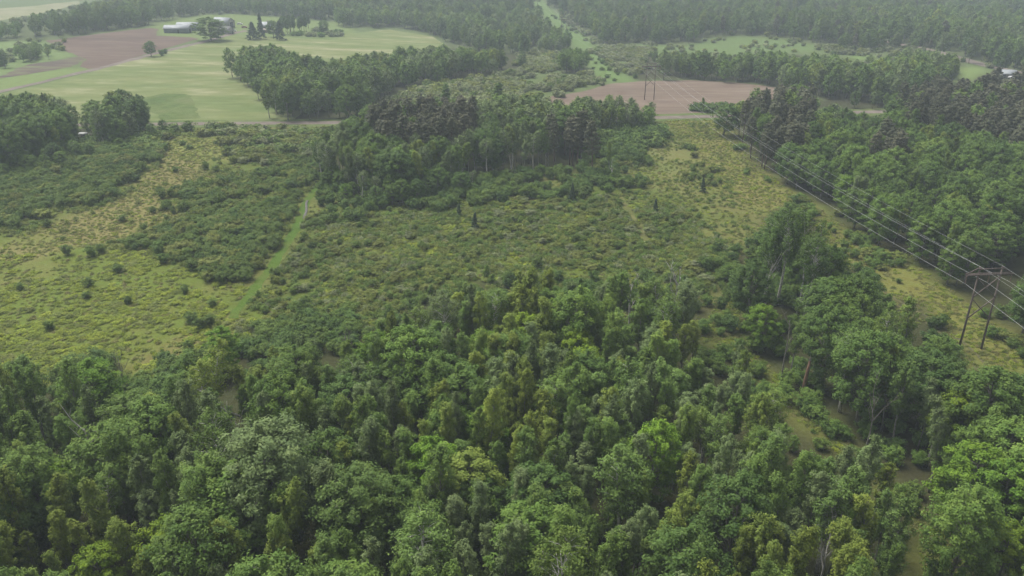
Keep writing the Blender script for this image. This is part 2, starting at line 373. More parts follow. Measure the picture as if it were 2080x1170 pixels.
M['soil'] = ground_mat('ploughed_soil', cols=[(.120, .090, .068), (.150, .113, .086), (.175, .134, .105)], scale=.2, fine=.9, amt=.16, big=.03, stretch=((.3, 1.5, 1), .25))
M['soil2'] = ground_mat('ploughed_soil_red', cols=[(.085, .060, .047), (.110, .077, .060), (.135, .098, .076)], scale=.2, fine=.9, amt=.2, big=.03, stretch=((.3, 1.5, 1), .6))
M['soil3'] = ground_mat('dark_soil', cols=[(.07, .055, .048), (.10, .08, .06), (.12, .13, .06)], scale=.2, fine=.9, amt=.2, big=.05, stretch=((.3, 1.5, 1), .6))
M['gravel'] = ground_mat('gravel_road', cols=[(.12, .098, .084), (.15, .124, .106), (.18, .15, .13)], scale=.3, fine=1.5, amt=.2, big=.05)
M['verge'] = ground_mat('verge_grass', cols=[(.06, .095, .024), (.085, .12, .032), (.11, .13, .048)], scale=.3, fine=1.5, amt=.3, big=.05)
M['mown'] = ground_mat('mown_grass', cols=[(.052, .100, .013), (.064, .115, .015), (.082, .112, .02)], scale=.4, fine=2, amt=.32, big=.1)
M['bright'] = ground_mat('bright_regrowth', cols=[(.085, .165, .035), (.105, .19, .05), (.15, .20, .06)], scale=.2, fine=1.2, amt=.3, big=.05)
M['palef'] = ground_mat('pale_field', cols=[(.15, .165, .08), (.18, .185, .10), (.21, .20, .125)], scale=.1, fine=.9, amt=.15, big=.03)
sheet('hay_field', px2w(HAY), M['hay'], .03, 6, 1.2, 'pale green hay field sloping below the farm')
sheet('ploughed_field', px2w(PLOUGH_R), M['soil'], .03, 5, .8, 'bare brown ploughed field round the far pylon')
sheet('ploughed_field', px2w(PLOUGH_L), M['soil2'], .03, 6, 1.2, 'reddish ploughed field beside the farm track')
sheet('ploughed_field', px2w(DARKSTRIP), M['soil3'], .03, 5, 2.5, 'dark weedy strip of tilled soil below the red field')
sheet('pale_field', px2w(PALE_F), M['palef'], .05, 12, 2, 'pale field beyond the wood in the far corner')
sheet('bright_grass', px2w([(290, 200), (330, 190), (375, 190), (400, 215), (405, 240), (330, 243), (300, 225)]), M['verge'], .055, 4, 3, 'bright green patch low in the hay field')
roadw = px2w(ROAD); ro, roadc = ribbon(roadw, 13.0, 6)
sheet('road_verge', ro, M['verge'], .065, 6, 1.0, 'grassy verge along the dirt road')
ro, _ = ribbon(roadw, 5.4, 6); sheet('dirt_road', ro, M['gravel'], .09, 5, .3, 'brown dirt road crossing behind the meadow')
ro, _ = ribbon(px2w(TRACK), 5.0, 5); sheet('farm_track', ro, M['gravel'], .08, 5, 1.6, 'farm track between hay field and ploughed field')
ro, _ = ribbon(px2w(FAR_ROAD), 8.0, 4); sheet('far_road', ro, M['gravel'], .08, 6, .5, 'pale road through the far woods')
fo, _ = ribbon(px2w([(1238, 385), (1262, 405), (1280, 432), (1300, 462), (1312, 490)]), 1.5, 6); sheet('foot_track', fo, ground_mat('trodden_grass', cols=[(.085, .098, .028), (.105, .112, .034), (.125, .12, .044)], scale=.4, fine=2, amt=.35, big=.1), .03, .9, 1.0, 'faint tan track crossing the middle of the meadow')
pathw = px2w(PATH); po, pathc = ribbon(pathw, 2.2, 6); sheet('mown_path', po, M['mown'], .03, 1.0, 1.2, 'bright mown path through the scrub')
for off, lab in ((-1.0, 'far'), (1.0, 'near')):
    yy = np.array([150, 143, 136, 128, 120, 110]); q = np.c_[LINE(yy) - 2.5 + off + 2.2 * np.sin(yy / 9), yy]
    ro, _ = ribbon(q, .55, 6); sheet('wheel_rut', ro, plain('rut_soil', (.06, .062, .024), .95, (.11, .10, .04), .8), .03, 1.2, .35, 'muddy wheel rut beside the pylon, %s one of two' % ('left' if off < 0 else 'right'))
M['water'] = plain('pond_water', (.02, .025, .025), .06)
sheet('pond', px2w([(1090, 172), (1110, 171), (1150, 173), (1148, 178), (1112, 177), (1092, 177)]), M['water'], .06, 3, .8, 'small pale pond in the willow swamp')

# ------------------------------------------------------------------ trees: how each kind grows
def leaves(rs, cen, rad, n, size, up=.55, outw=.4, aspect=1.5, cl_shade=None, crown=None):
    """n leaf sprays spread through each clump (cen, rad: (k,3)); returns V, F, lv"""
    k = len(cen); n = np.broadcast_to(np.asarray(n), (k,)).astype(int); idx = np.repeat(np.arange(k), n); N = len(idx)
    d = rs.normal(size=(N, 3)); d /= np.linalg.norm(d, axis=1, keepdims=True)
    r = rs.random(N) ** .5
    P = cen[idx] + d * r[:, None] * rad[idx]
    nn = outw * d + np.array([0, 0, up]) + .42 * rs.normal(size=(N, 3))
    if crown is not None:
        c = (P - crown[0]) / crown[1]; c /= np.linalg.norm(c, axis=1, keepdims=True) + 1e-6; nn += .6 * c
    nn /= np.linalg.norm(nn, axis=1, keepdims=True)
    t = rs.normal(size=(N, 3)); t -= (t * nn).sum(1)[:, None] * nn; t /= np.linalg.norm(t, axis=1, keepdims=True)
    b = np.cross(nn, t); s = size * (.65 + .7 * rs.random(N))[:, None]
    V = np.stack([P + t * s * aspect * .5, P + b * s * .36 + nn * s * .1, P - t * s * aspect * .5, P - b * s * .36 + nn * s * .1], 1).reshape(-1, 3)
    F = np.arange(4 * N).reshape(N, 4)
    cs = rs.random(k) if cl_shade is None else cl_shade
    lv = np.clip(.5 * cs[idx] + .5 * rs.random(N), 0, 1)
    return V, F, lv
PROFILE = {
    'aspen': lambda t: np.sqrt(np.clip(1 - (1.8 * (t - .46)) ** 2, .06, 1)),
    'round': lambda t: np.sqrt(np.clip(1 - (1.75 * (t - .44)) ** 2, .02, 1)),
    'birch': lambda t: np.sqrt(np.clip(1 - (1.8 * (t - .5)) ** 2, .03, 1)),
    'pine': lambda t: np.minimum(1, .55 + 1.2 * t) * np.clip(1.1 - t, 0, 1) ** .5,
    'spruce': lambda t: np.clip(1.0 - t, .03, 1) ** .9,
}
def grow(seed, H, base, R, prof, nb, clump, per, size, elev, bark, leafmat, trunk_r, droop=0.0, inner=(1.0, .62), bend=.5, limbs=True, flat=.85, stems=1, top=True, aspect=1.5, up=.55, lift=.25, vary=.45, topz=(.93, .975, 1.01)):
    rs = np.random.default_rng(seed); wood = MB(); cen = []; rad = []
    for st in range(stems):
        ang = rs.random() * 6.28; lean = (0 if stems == 1 else R * .55)
        bx, by = bend * rs.normal(), bend * rs.normal()
        tz = np.linspace(0, 1, 7)
        sx = math.cos(ang + st * 6.28 / stems) * lean; sy = math.sin(ang + st * 6.28 / stems) * lean
        ax = lambda z: np.array([sx * z ** .8 + bx * (z * z) + .25 * bend * math.sin(5 * z + seed), sy * z ** .8 + by * (z * z) + .25 * bend * math.cos(4 * z + seed), z * H])
        hh = 1 if st == 0 else .85 + .12 * rs.random()
        pts = np.array([ax(z * hh) for z in tz]); pts[0, 2] = -.4
        wood.tube(pts, trunk_r * (1.15 - tz * 1.05) / (1 if stems == 1 else 1.4), 6)
        n = int(nb / stems); ga = rs.random() * 6.28
        for i in range(n):
            t = (i + rs.random()) / n; t = t ** .9
            z = (base + (1 - base) * t * .96) * hh
            az = ga + i * 2.4 + rs.normal() * .35
            L = R / (1 if stems == 1 else 1.5) * PROFILE[prof](t) * (1 - vary * .62 + vary * rs.random())
            e = elev * (1 - .3 * t) + rs.normal() * .12
            tip_dz = L * math.tan(e) - droop * L
            p0 = ax(max(.04, z - max(L * math.tan(e), 0) / H * .9)); a2 = ax(z)
            tip = a2 + np.array([math.cos(az) * L, math.sin(az) * L, tip_dz * lift - droop * L * .4])
            mid = (p0 + tip) / 2 + np.array([0, 0, L * .12])
            if limbs and L > .5: wood.tube(np.array([p0, mid, tip]), [trunk_r * .24, trunk_r * .15, trunk_r * .05], 3, cap=False)
            for f in inner:
                q = p0 * (1 - f) ** 2 + 2 * mid * f * (1 - f) + tip * f * f if f < 1 else tip
                cr = clump * (.7 + .6 * rs.random()) * (1 if f == 1 else .9)
                cen.append(q + rs.normal(size=3) * .12 * clump); rad.append((cr, cr, cr * flat))
        if top:
            for zt in topz:
                cen.append(ax(zt * hh)); c = clump * (1.05 - (zt - .9) * 4); rad.append((c * .8, c * .8, c * 1.1))
    cen = np.array(cen); rad = np.array(rad)
    zc = H * (base + (1 - base) * .4)
    V, F, lv = leaves(rs, cen, rad, per, size, aspect=aspect, up=up, crown=(np.array([0, 0, zc]), np.array([R, R, H * (1 - base) * .55])))
    return wood.get(), (V, F, lv), bark, leafmat

PROTO = {}                 # kind -> list of dict(trunk mesh, crown mesh, whole mesh, H)
def register(kind, gen, n, seed, H, trunk='trunk', crown='crown'):
    L = []
    for i in range(n):
        (wv, wf), (v, f, lv), bark, lm = gen(seed + i)
        tm = mesh(trunk, wv, wf, [bark], smooth=True); cm = mesh(crown, v, [f], [lm], lv=lv)
        nw = len(wf[0]) + len(wf[1])
        V = np.concatenate([wv, v]); FF = [wf[0], wf[1], f + len(wv)]
        wm = mesh(kind, V, FF, [bark, lm], mi=np.r_[np.zeros(nw), np.ones(len(f))], lv=np.r_[np.zeros(nw), lv])
        L.append(dict(trunk=tm, crown=cm, whole=wm, H=H))
    PROTO[kind] = L
M['bark_aspen'] = plain('pale_grey_bark', (.12, .115, .10), .9, (.29, .28, .25), 4, bump=.3, stretch=(1, 1, .5)); BA = M['bark_aspen']
LF, ND = M['leaf'], M['needle']; BG, BB, BP = M['bark_grey'], M['bark_birch'], M['bark_pine']
register('aspen', lambda s: grow(s, 14.2, .36 + .05 * (s % 3), 1.0 + .12 * (s % 4), 'aspen', 32 + 3 * (s % 4), .47, 78, .165, 1.05, BA, LF, .14, flat=1.15, inner=(1, .6), bend=.7, lift=.6, vary=.7, topz=(.9, .955, .995)), 10, 100, 15)
register('poplar', lambda s: grow(s, 18, .25, 3.9, 'birch', 105, .72, 84, .195, .7, BG, LF, .27, flat=1.05, inner=(1, .72, .45), bend=.6), 3, 200, 18)
register('birch', lambda s: grow(s, 15, .5, 2.3, 'birch', 52, .62, 62, .17, .75, BB, LF, .23, droop=.25, flat=1.1, inner=(1, .65), bend=.7, stems=1 + s % 2), 5, 300, 15)
register('maple', lambda s: grow(s, 11, .14, 3.0, 'round', 84, .6, 84, .2, .45, BG, LF, .17, flat=.72, inner=(1, .7), bend=.3), 5, 400, 11)
register('oak', lambda s: grow(s, 12, .2, 3.3, 'round', 88, .66, 84, .195, .55, BG, LF, .2, flat=.8, inner=(1, .68), bend=.4), 4, 450, 12)
register('pine', lambda s: grow(s, 17, .38, 2.5, 'pine', 60, .5, 66, .2, .3, BP, ND, .22, flat=.62, inner=(1, .7), bend=.35, aspect=2.6, up=.3), 5, 500, 17)
register('spruce', lambda s: grow(s, 7, .06, 1.5, 'spruce', 50, .36, 36, .22, -.15, BP, ND, .1, droop=.25, flat=.5, inner=(1, .62), bend=.1, aspect=2.2), 3, 550, 7)
register('sapling', lambda s: grow(s, 5, .12, 1.2, 'round', 26, .48, 52, .18, .7, BG, LF, .06, flat=1.0, inner=(1, .6), bend=.3), 4, 580, 5)
register('alder', lambda s: grow(s, 2.6, .1, 1.5, 'round', 30, .46, 46, .16, .8, BG, LF, .05, flat=.75, inner=(1, .55), stems=3, bend=.3, top=False, vary=.95, lift=.4), 6, 600, 2.6, 'stem', 'foliage')
register('willow', lambda s: grow(s, 2.2, .08, 1.7, 'round', 34, .48, 44, .155, .7, BG, LF, .05, flat=.6, inner=(1, .55), stems=3, bend=.25, top=False, aspect=2, vary=.9), 5, 650, 2.2, 'stem', 'foliage')
# the same kinds as seen from far off
register('aspen_far', lambda s: grow(s, 15, .3, 2.2 + .2 * (s % 3), 'birch', 28, .9, 24, .5, .75, BA, LF, .16, flat=1.1, inner=(1, .6), limbs=False, bend=.45), 5, 700, 15)
register('round_far', lambda s: grow(s, 13, .2, 3.2, 'round', 34, 1.1, 26, .5, .5, BG, LF, .18, flat=.85, inner=(1, .66), limbs=False, bend=.4), 5, 720, 13)
register('pine_far', lambda s: grow(s, 16, .34, 2.4, 'pine', 28, .9, 20, .6, .3, BP, ND, .2, flat=.6, inner=(1, .65), limbs=False, bend=.3, aspect=2.4), 3, 740, 16)
register('bush_far', lambda s: grow(s, 2.4, .06, 1.8, 'round', 14, .75, 18, .45, .6, BG, LF, .05, flat=.65, inner=(1, .5), limbs=False, bend=.2, top=False), 4, 760, 2.4)
# low cover of the meadow
def low(seed, R, h, n, size, up=.5, asp=1.8):
    rs = np.random.default_rng(seed); k = 7
    a = rs.random(k) * 6.28; r = R * np.sqrt(rs.random(k)) * .8
    cen = np.c_[r * np.cos(a), r * np.sin(a), h * (.35 + .35 * rs.random(k))]; rad = np.c_[np.full(k, R * .5), np.full(k, R * .5), h * (.4 + .25 * rs.random(k))]
    w = MB(); w.tube([(0, 0, -.1), (0, 0, h * .6)], [.03, .01], 3)
    return w.get(), leaves(rs, cen, rad, n, size, up=up, aspect=asp), BG, LF
register('lowshrub', lambda s: low(s, 1.15, 1.0, 52, .15, .9), 5, 800, 1.0)
register('fern', lambda s: low(s, 1.0, .42, 34, .19, 1.8, 2.2), 4, 820, 1.0)
register('tuft', lambda s: low(s, .8, .34, 22, .12, 1.0, 3.4), 4, 840, 1.0)

TINT = {   # leaf colours
    'aspen': [(0.125, 0.198, 0.041), (0.130, 0.203, 0.044), (0.116, 0.188, 0.039), (0.142, 0.210, 0.041), (0.121, 0.193, 0.046)],
    'yellowish': [(0.164, 0.216, 0.037), (0.173, 0.224, 0.037), (0.155, 0.210, 0.039)],
    'grey': [(0.139, 0.194, 0.071), (0.147, 0.198, 0.076)],
    'bright': [(0.124, 0.224, 0.024), (0.133, 0.231, 0.024), (0.114, 0.208, 0.026)],
    'lime': [(0.161, 0.244, 0.021), (0.167, 0.250, 0.022)],
    'dark': [(0.089, 0.152, 0.032), (0.095, 0.160, 0.037), (0.084, 0.146, 0.035)],
    'green': [(0.119, 0.197, 0.037), (0.125, 0.201, 0.039), (0.114, 0.188, 0.039)],
    'pine': [(.112, .120, .072), (.120, .122, .074), (.106, .116, .068)],
    'spruce': [(0.059, 0.096, 0.046), (0.065, 0.102, 0.048)],
    'brown': [(0.143, 0.120, 0.078), (0.133, 0.114, 0.070)],
    'willow': [(0.204, 0.239, 0.109), (0.189, 0.229, 0.096), (0.216, 0.245, 0.121)],
    'alder': [(0.114, 0.175, 0.035), (0.122, 0.183, 0.038), (0.108, 0.168, 0.035)],
    'olive': [(0.171, 0.208, 0.045), (0.159, 0.200, 0.042), (0.182, 0.210, 0.053)],
    'fern': [(0.214, 0.268, 0.029), (0.199, 0.254, 0.030), (0.230, 0.275, 0.030)],
    'tan': [(0.230, 0.218, 0.078), (0.209, 0.208, 0.069), (0.214, 0.229, 0.064)],
}
KIND_WORD = {'aspen': 'aspen', 'poplar': 'poplar', 'birch': 'birch', 'maple': 'maple', 'oak': 'broad tree', 'pine': 'pine', 'spruce': 'spruce', 'sapling': 'sapling', 'alder': 'bush', 'willow': 'willow bush', 'dead': 'dead tree'}
NAME = {'aspen': 'aspen_tree', 'poplar': 'poplar_tree', 'birch': 'birch_tree', 'maple': 'maple_tree', 'oak': 'broadleaf_tree', 'pine': 'pine_tree', 'spruce': 'spruce_tree', 'sapling': 'sapling', 'alder': 'alder_bush', 'willow': 'willow_bush'}
COLOUR = {'aspen': 'dull green', 'yellowish': 'yellowish green', 'grey': 'silvery grey-green', 'bright': 'bright green', 'lime': 'lime green', 'dark': 'dark green', 'green': 'fresh green', 'pine': 'brownish', 'spruce': 'blue-green', 'brown': 'browning', 'willow': 'pale', 'alder': 'dark', 'olive': 'olive'}

# every plant: kind, x, y, H, tint family, stand
PL = []
def plant(kind, x, y, H, tint, stand, fixed=None): PL.append(dict(k=kind, x=float(x), y=float(y), H=float(H), t=tint, s=stand, f=fixed))
CLEARPX = [STRIP[:4] + [(1500, 690)] + STRIP[-2:], [(1565, 770), (1590, 785), (1640, 832), (1685, 874), (1670, 876), (1618, 838), (1572, 790)], [(1955, 735), (1948, 690), (1985, 560), (1972, 548), (2080, 530), (2080, 600), (2010, 735)],
           [(1300, 208), (1300, 140), (1345, 140), (1340, 208)],
           [(160, 283), (160, 266), (184, 266), (184, 283)],
           [(1880, 1080), (1955, 1080), (1960, 1175), (1885, 1175)],
           [(335, 70), (335, 45), (392, 44), (392, 70)], [(450, 70), (450, 34), (480, 34), (485, 70)], [(536, 60), (536, 46), (552, 46), (552, 60)],
           [(2032, 160), (2032, 143), (2074, 146), (2074, 162)], CLEAR_R2, CLEAR_R3, PLOUGH_L]
FARROADC = ribbon(px2w(FAR_ROAD), 9.0, 4)[0]
ROADC = ribbon(px2w(ROAD), 9.0, 6)[0]
def scatter(poly, sp, seed, y0=40, y1=1500, zt=None, hr=(10, 14), clear=True, need_top=.88, xlim=900, warp=0.0):
    """places of a stand whose foot and top both show inside its outline"""
    rs = np.random.default_rng(seed)
    P = np.asarray(poly, float); a, b = at(P[:, 0], P[:, 1]); x0, x1 = max(a.min() - 20, -xlim), min(a.max() + 20, xlim); yy0, yy1 = max(b.min() - 25, y0), min(b.max() + 25, y1)
    X, Y = np.meshgrid(np.arange(x0, x1, sp), np.arange(yy0, yy1, sp)); X[1::2] += sp / 2
    X = X + rs.normal(size=X.shape) * sp * .27; Y = Y + rs.normal(size=Y.shape) * sp * .27
    X, Y = X.ravel(), Y.ravel(); H = hr[0] + (hr[1] - hr[0]) * rs.beta(2, 2, X.size)
    Z = terrain(X, Y)
    wx_, wy_ = warp * (fbm(X / 9 + seed, Y / 9) - .5) + warp * .8 * (vnoise(X / 3.5, Y / 3.5 + seed) - .5), warp * (fbm(X / 9 + 50, Y / 9 + seed) - .5) + warp * .8 * (vnoise(X / 3.5 + 31, Y / 3.5) - .5)
    u, v, w = proj(X + wx_, Y + wy_, Z); ok = pip(u, v, poly)
    ut, vt, _ = proj(X + wx_, Y + wy_, Z + H * need_top); ok &= pip(ut, vt, poly)
    if clear:
        for c in CLEARPX:
            for h in (.05, .45, .7, .98):
                uu, vv, ww = proj(X, Y, Z + H * h)
                r = 0 if h < .1 else 1.3 * FPX / ww
                for du in (-1, 0, 1): ok &= ~pip(uu + du * r, vv, c)
        ok &= ~pip(X, Y, ROADC) & ~pip(X, Y, FARROADC)
    return X[ok], Y[ok], H[ok], ut[ok], vt[ok], rs
def pick(rs, opts):
    r = rs.random() * sum(o[-1] for o in opts)
    for o in opts:
        r -= o[-1]
        if r <= 0: return o
    return opts[-1]
# -- single trees one can point to: (kind, px of crown top, py, height, tint, label)
SPECIAL = [
    ('birch', 412, 706, 15.5, 'yellowish', 'weeping birch with a tall bare white trunk at the back of the near wood'),
    ('maple', 440, 668, 8.5, 'bright', 'squat bright green tree where the mown path enters the near wood'),
    ('poplar', 545, 868, 19, 'grey', 'tall silvery poplar, widest grey-green crown in the near wood'),
    ('oak', 170, 742, 13, 'bright', 'round bright green tree behind the bleached snag'),
    ('maple', 1065, 640, 11.5, 'lime', 'lime green maple in the middle of the near wood'),
    ('maple', 1118, 612, 10, 'bright', 'bright green maple just behind the lime green maple'),
    ('maple', 985, 678, 10.5, 'bright', 'wide bright green maple in front of the twin-stemmed birch'),
    ('maple', 1180, 670, 11, 'lime', 'slim lime green maple beside the wide bright maples'),
    ('maple', 1192, 706, 10, 'lime', 'low lime green maple below the slim one'),
    ('birch', 905, 598, 16, 'grey', 'twin-stemmed birch with pale forked trunks behind the bright maples'),
    ('maple', 750, 680, 11, 'bright', 'bright green maple beside the grey thicket at the wood edge'),
    ('maple', 1328, 855, 13, 'bright', 'narrow bright green maple in the dark gap of the near wood'),
    ('maple', 890, 895, 11.5, 'bright', 'round bright green maple among grey aspens in the near wood'),
    ('maple', 950, 930, 12, 'yellowish', 'yellow-green maple beside the round bright maple among aspens'),
    ('maple', 325, 1072, 11, 'lime', 'lime green maple with upright shoots near the bottom of the picture'),
    ('maple', 188, 1115, 9.5, 'lime', 'round lime green maple at the bottom, next to a white trunk'),
    ('maple', 1995, 912, 12, 'bright', 'domed bright green maple with feathery leaf sprays above the bare ground'),
    ('maple', 2060, 1075, 10, 'lime', 'yellow-green maple in the bottom corner beside leaning trunks'),
    ('maple', 2070, 945, 12, 'bright', 'bright green maple at the picture edge behind the domed maple'),
    ('maple', 2030, 755, 10, 'bright', 'bright spiky-leaved maple below the near pylon'),
    ('maple', 1960, 795, 11, 'lime', 'lime green maple in the wood below the near pylon'),
    ('oak', 1985, 985, 15, 'green', 'tall tree on a leaning pale trunk above the bare brown ground'),
    ('birch', 1572, 448, 17.5, 'dark', 'tall aspen-like birch, slimmest of the white-trunked clump by the corridor'),
    ('birch', 1608, 424, 20, 'dark', 'tallest of the white-trunked clump by the power line corridor'),
    ('birch', 1650, 440, 20, 'aspen', 'white-trunked tree with broad dark crown in the clump by the corridor'),
    ('birch', 1662, 478, 17.5, 'dark', 'white-trunked tree on the corridor side of the tall clump'),
    ('oak', 1760, 552, 10.5, 'dark', 'dark round tree at the corridor edge of the middle wood'),
    ('birch', 648, 284, 13, 'dark', 'white-stemmed birch at the far end of the mown path'),
    ('oak', 1476, 214, 11, 'dark', 'lone dark round tree beside the dirt road under the wires'),
    ('oak', 302, 84, 8.5, 'dark', 'lone round tree on the edge of the red ploughed field'),
    ('maple', 422, 36, 14.5, 'green', 'big round farmyard tree beside the long grey shed'),
    ('oak', 655, 41, 9, 'green', 'round clipped-looking tree at the end of the farm garden'),
    ('spruce', 510, 46, 11, 'spruce', 'broad spruce nearest the farm drive'),
    ('spruce', 525, 29, 16, 'spruce', 'tall spruce standing behind the broad spruce at the farm'),
    ('spruce', 564, 44, 12, 'spruce', 'spruce in front of the dark farm pines'),
    ('oak', 552, 42, 11, 'dark', 'leafy tree between the farm house and the spruce'),
    ('spruce', 962, 433, 4.5, 'spruce', 'small blue-green spruce alone in the open meadow'),
    ('spruce', 932, 414, 3.5, 'spruce', 'smallest spruce, behind the one in the open meadow'),
    ('spruce', 1163, 374, 5, 'spruce', 'dark spruce in the scrub before the white-trunked grove'),
    ('spruce', 1333, 404, 3.6, 'spruce', 'small spruce at the edge of the corridor grass'),
    ('spruce', 1430, 362, 4.2, 'spruce', 'small spruce standing in the corridor grass'),
    ('aspen', 1242, 284, 11, 'aspen', 'slim tree beside the pale snag between grove and corridor'),
    ('pine', 1207, 245, 17, 'pine', 'tall thin pine on a bare trunk at the corner of the grove'),
    ('aspen', 1430, 197, 7, 'aspen', 'slim young tree on the roadside at the ploughed field'),
    ('willow', 335, 100, 2.6, 'dark', 'dark bush on the bank of the farm track'), ('willow', 327, 101, 3.4, 'dark', 'larger dark bush beside the farm track'),
]
for k, px, py, H, t, lab in SPECIAL:
    x, y = at(px, py, H * .98); plant(k, x, y, H, t, 'special', lab)
WIDE = {'big round farmyard tree': 2.2, 'round clipped': 1.5, 'broad spruce': 1.9, 'tall spruce': 1.25, 'spruce in front': 1.5, 'leafy tree between': 1.4, 'lone round tree': 1.5, 'lone dark round': 1.35, 'domed bright': 1.3, 'tall silvery': 1.15, 'tall tree on a leaning': .8}
SPX = np.array([(p['x'], p['y'], 2.2 if p['k'] in ('maple', 'oak', 'poplar') else 1.6) for p in PL])
def off_special(X, Y):
    ok = np.ones(len(X), bool)
    for a, b, r in SPX: ok &= (X - a) ** 2 + (Y - b) ** 2 > r * r * 1.6
    # keep the sight line to a singled-out near tree free of taller crowns right in front of it
    return ok
SNAGS = [(1290, 565, 10.5), (1372, 538, 12), (168, 848, 11), (485, 818, 8.5), (1642, 722, 6.5), (1680, 1080, 8), (1568, 538, 8), (703, 672, 6), (1245, 330, 5), (1610, 622, 13), (1790, 800, 9), (985, 560, 1)]
def front_clear(X, Y, H, lst, dmax):
    """trees that would stand right in front of a singled-out trunk or snag are not there"""
    ok = np.ones(len(X), bool); ut, vt, _ = proj(X, Y, H)
    for px, py, h in lst:
        sx, sy = at(px, py, h); d = sy - Y; su = np.abs(ut - px)
        ok &= ~((d > -1) & (d < dmax) & (su < 28) & (vt < py + 75))
    return ok
def stand(name, poly, sp, hr, mix, seed, pines=(), **kw):
    X, Y, H, U_, V_, rs = scatter(poly, sp, seed, hr=hr, warp=0.0 if name in ('near wood', 'middle wood') else (3.5 if name in ('right wood', 'central grove', 'roadside trees', 'dark conifer block') else 11.0), **kw)
    ok = off_special(X, Y)
    if name in ('near wood', 'middle wood'):
        ok &= front_clear(X, Y, H, SNAGS[:7] + SNAGS[9:10] + [(415, 770, 6), (1580, 500, 9), (1640, 540, 9), (1608, 470, 12)], 12)
        ok &= front_clear(X, Y, H, [(1575, 490, 9), (1600, 500, 9), (1625, 515, 9), (1648, 530, 9)], 34)
        ok &= front_clear(X, Y, H, [(p[1], p[2], p[3]) for p in SPECIAL if p[4] in ('lime', 'bright') and p[2] > 560] + [(545, 940, 12)], 4.5)
    if name in ('far forest', 'far belt', 'willow swamp wood'): ok &= (fbm(X / 19 + 3, Y / 17 + seed) > (.43 if name == 'far forest' else .37)) | (np.random.default_rng(seed + 9).random(len(X)) < .22)
    X, Y, H, U_, V_ = X[ok], Y[ok], H[ok], U_[ok], V_[ok]
    inp = np.zeros(len(X), bool)
    for z in pines: inp |= pip(U_, V_, z)
    nz = fbm(X / 16 + 5, Y / 16 + 2)
    for i in range(len(X)):
        if inp[i]: o = pick(rs, (('pine', 'pine', 8), ('aspen', 'aspen', .6), ('oak', 'green', .5))); h = H[i] * 1.18
        else:
            o = pick(rs, mix); h = H[i]
            if o[0] == 'aspen' and o[1] == 'aspen':
                if nz[i] > .60: o = ('aspen', 'yellowish')
                elif nz[i] < .36: o = ('aspen', 'grey') if rs.random() < .6 else o
        if o[0] in ('maple', 'sapling'): h *= .8
        plant(o[0], X[i], Y[i], h, o[1], name)
MIXN = (('aspen', 'aspen', 7), ('aspen', 'grey', 1.4), ('aspen', 'yellowish', .7), ('birch', 'aspen', .6), ('oak', 'dark', .35), ('oak', 'green', .3), ('maple', 'bright', .12), ('poplar', 'aspen', .12))
MIXM = (('aspen', 'aspen', 4), ('oak', 'dark', 1.4), ('oak', 'green', 2.0), ('birch', 'aspen', 1), ('maple', 'bright', .5), ('aspen', 'grey', .6), ('maple', 'green', 1))
MIXC = (('aspen', 'aspen', 4), ('oak', 'green', 3), ('oak', 'dark', 2), ('oak', 'aspen', 1), ('maple', 'green', 2), ('maple', 'bright', .4))
MIXD = (('aspen', 'aspen', 3), ('aspen', 'grey', 3), ('oak', 'dark', 1), ('birch', 'grey', 1.2), ('oak', 'green', .7))
MIXL = (('aspen', 'aspen', 3), ('aspen', 'grey', 1.5), ('oak', 'dark', 2), ('oak', 'green', 1.5), ('oak', 'aspen', 1.5), ('birch', 'grey', .8))
stand('near wood', SA, 3.1, (9, 17), MIXN, 1, xlim=230)
stand('middle wood', SM, 4.1, (9.5, 15.5), MIXM, 2, xlim=230)
stand('right wood', SC, 4.6, (9, 14.5), MIXC, 3, xlim=330,
      pines=([(1510, 200), (1645, 180), (1640, 290), (1540, 300)], [(1835, 180), (2100, 140), (2700, 140), (2700, 320), (2060, 290), (1960, 262), (1850, 240)], [(1780, 255), (1840, 250), (1835, 310), (1785, 310)]))
stand('central grove', SD, 4.2, (10.5, 15.5), MIXD, 4, pines=([(738, 225), (955, 215), (962, 250), (940, 275), (870, 282), (755, 276)], [(1125, 250), (1185, 250), (1185, 290), (1125, 290)]))
stand('dark conifer block', SK, 3.6, (11, 12.5), (('pine', 'dark', 1),), 5)
stand('roadside trees', SL, 4.6, (10, 15), MIXL, 6, xlim=420)
stand('willow swamp wood', SW, 4.6, (7, 15), MIXL, 7)
stand('central grove', [(1140, 275), (1140, 212), (1180, 198), (1300, 200), (1345, 228), (1352, 275)], 4.0, (7.5, 11), MIXD, 18)
stand('central grove', [(640, 330), (700, 330), (880, 330), (960, 340), (960, 392), (900, 412), (820, 418), (760, 424), (700, 405), (650, 385)], 3.6, (4.5, 9), (('oak', 'green', 2), ('oak', 'dark', 2), ('birch', 'grey', 2), ('maple', 'green', 1), ('maple', 'bright', .3)), 19)
stand('roadside trees', [(-150, 330), (-100, 270), (60, 250), (160, 262), (200, 262), (340, 240), (352, 272), (300, 290), (230, 312), (100, 348), (-150, 385)], 4.2, (3.5, 7.5), (('oak', 'dark', 2), ('oak', 'green', 2), ('maple', 'green', 1), ('birch', 'aspen', .7)), 20)
stand('roadside scrub', SG, 5, (6, 9), MIXC, 8); stand('swamp clump', SQ, 5, (8, 11), MIXL, 9)
stand('field corner', SX, 5, (7, 10), MIXL, 10); stand('field corner', SY, 5, (5, 8), MIXL, 13)
stand('far belt', SB, 4.8, (7, 15), MIXL, 14)
stand('far forest', SFL, 5.6, (5.5, 17), MIXL, 15, y1=1350); stand('far forest', SFR, 5.6, (5.5, 17), MIXL + (('pine', 'pine', .5), ('maple', 'green', 1)), 16, y1=1350)
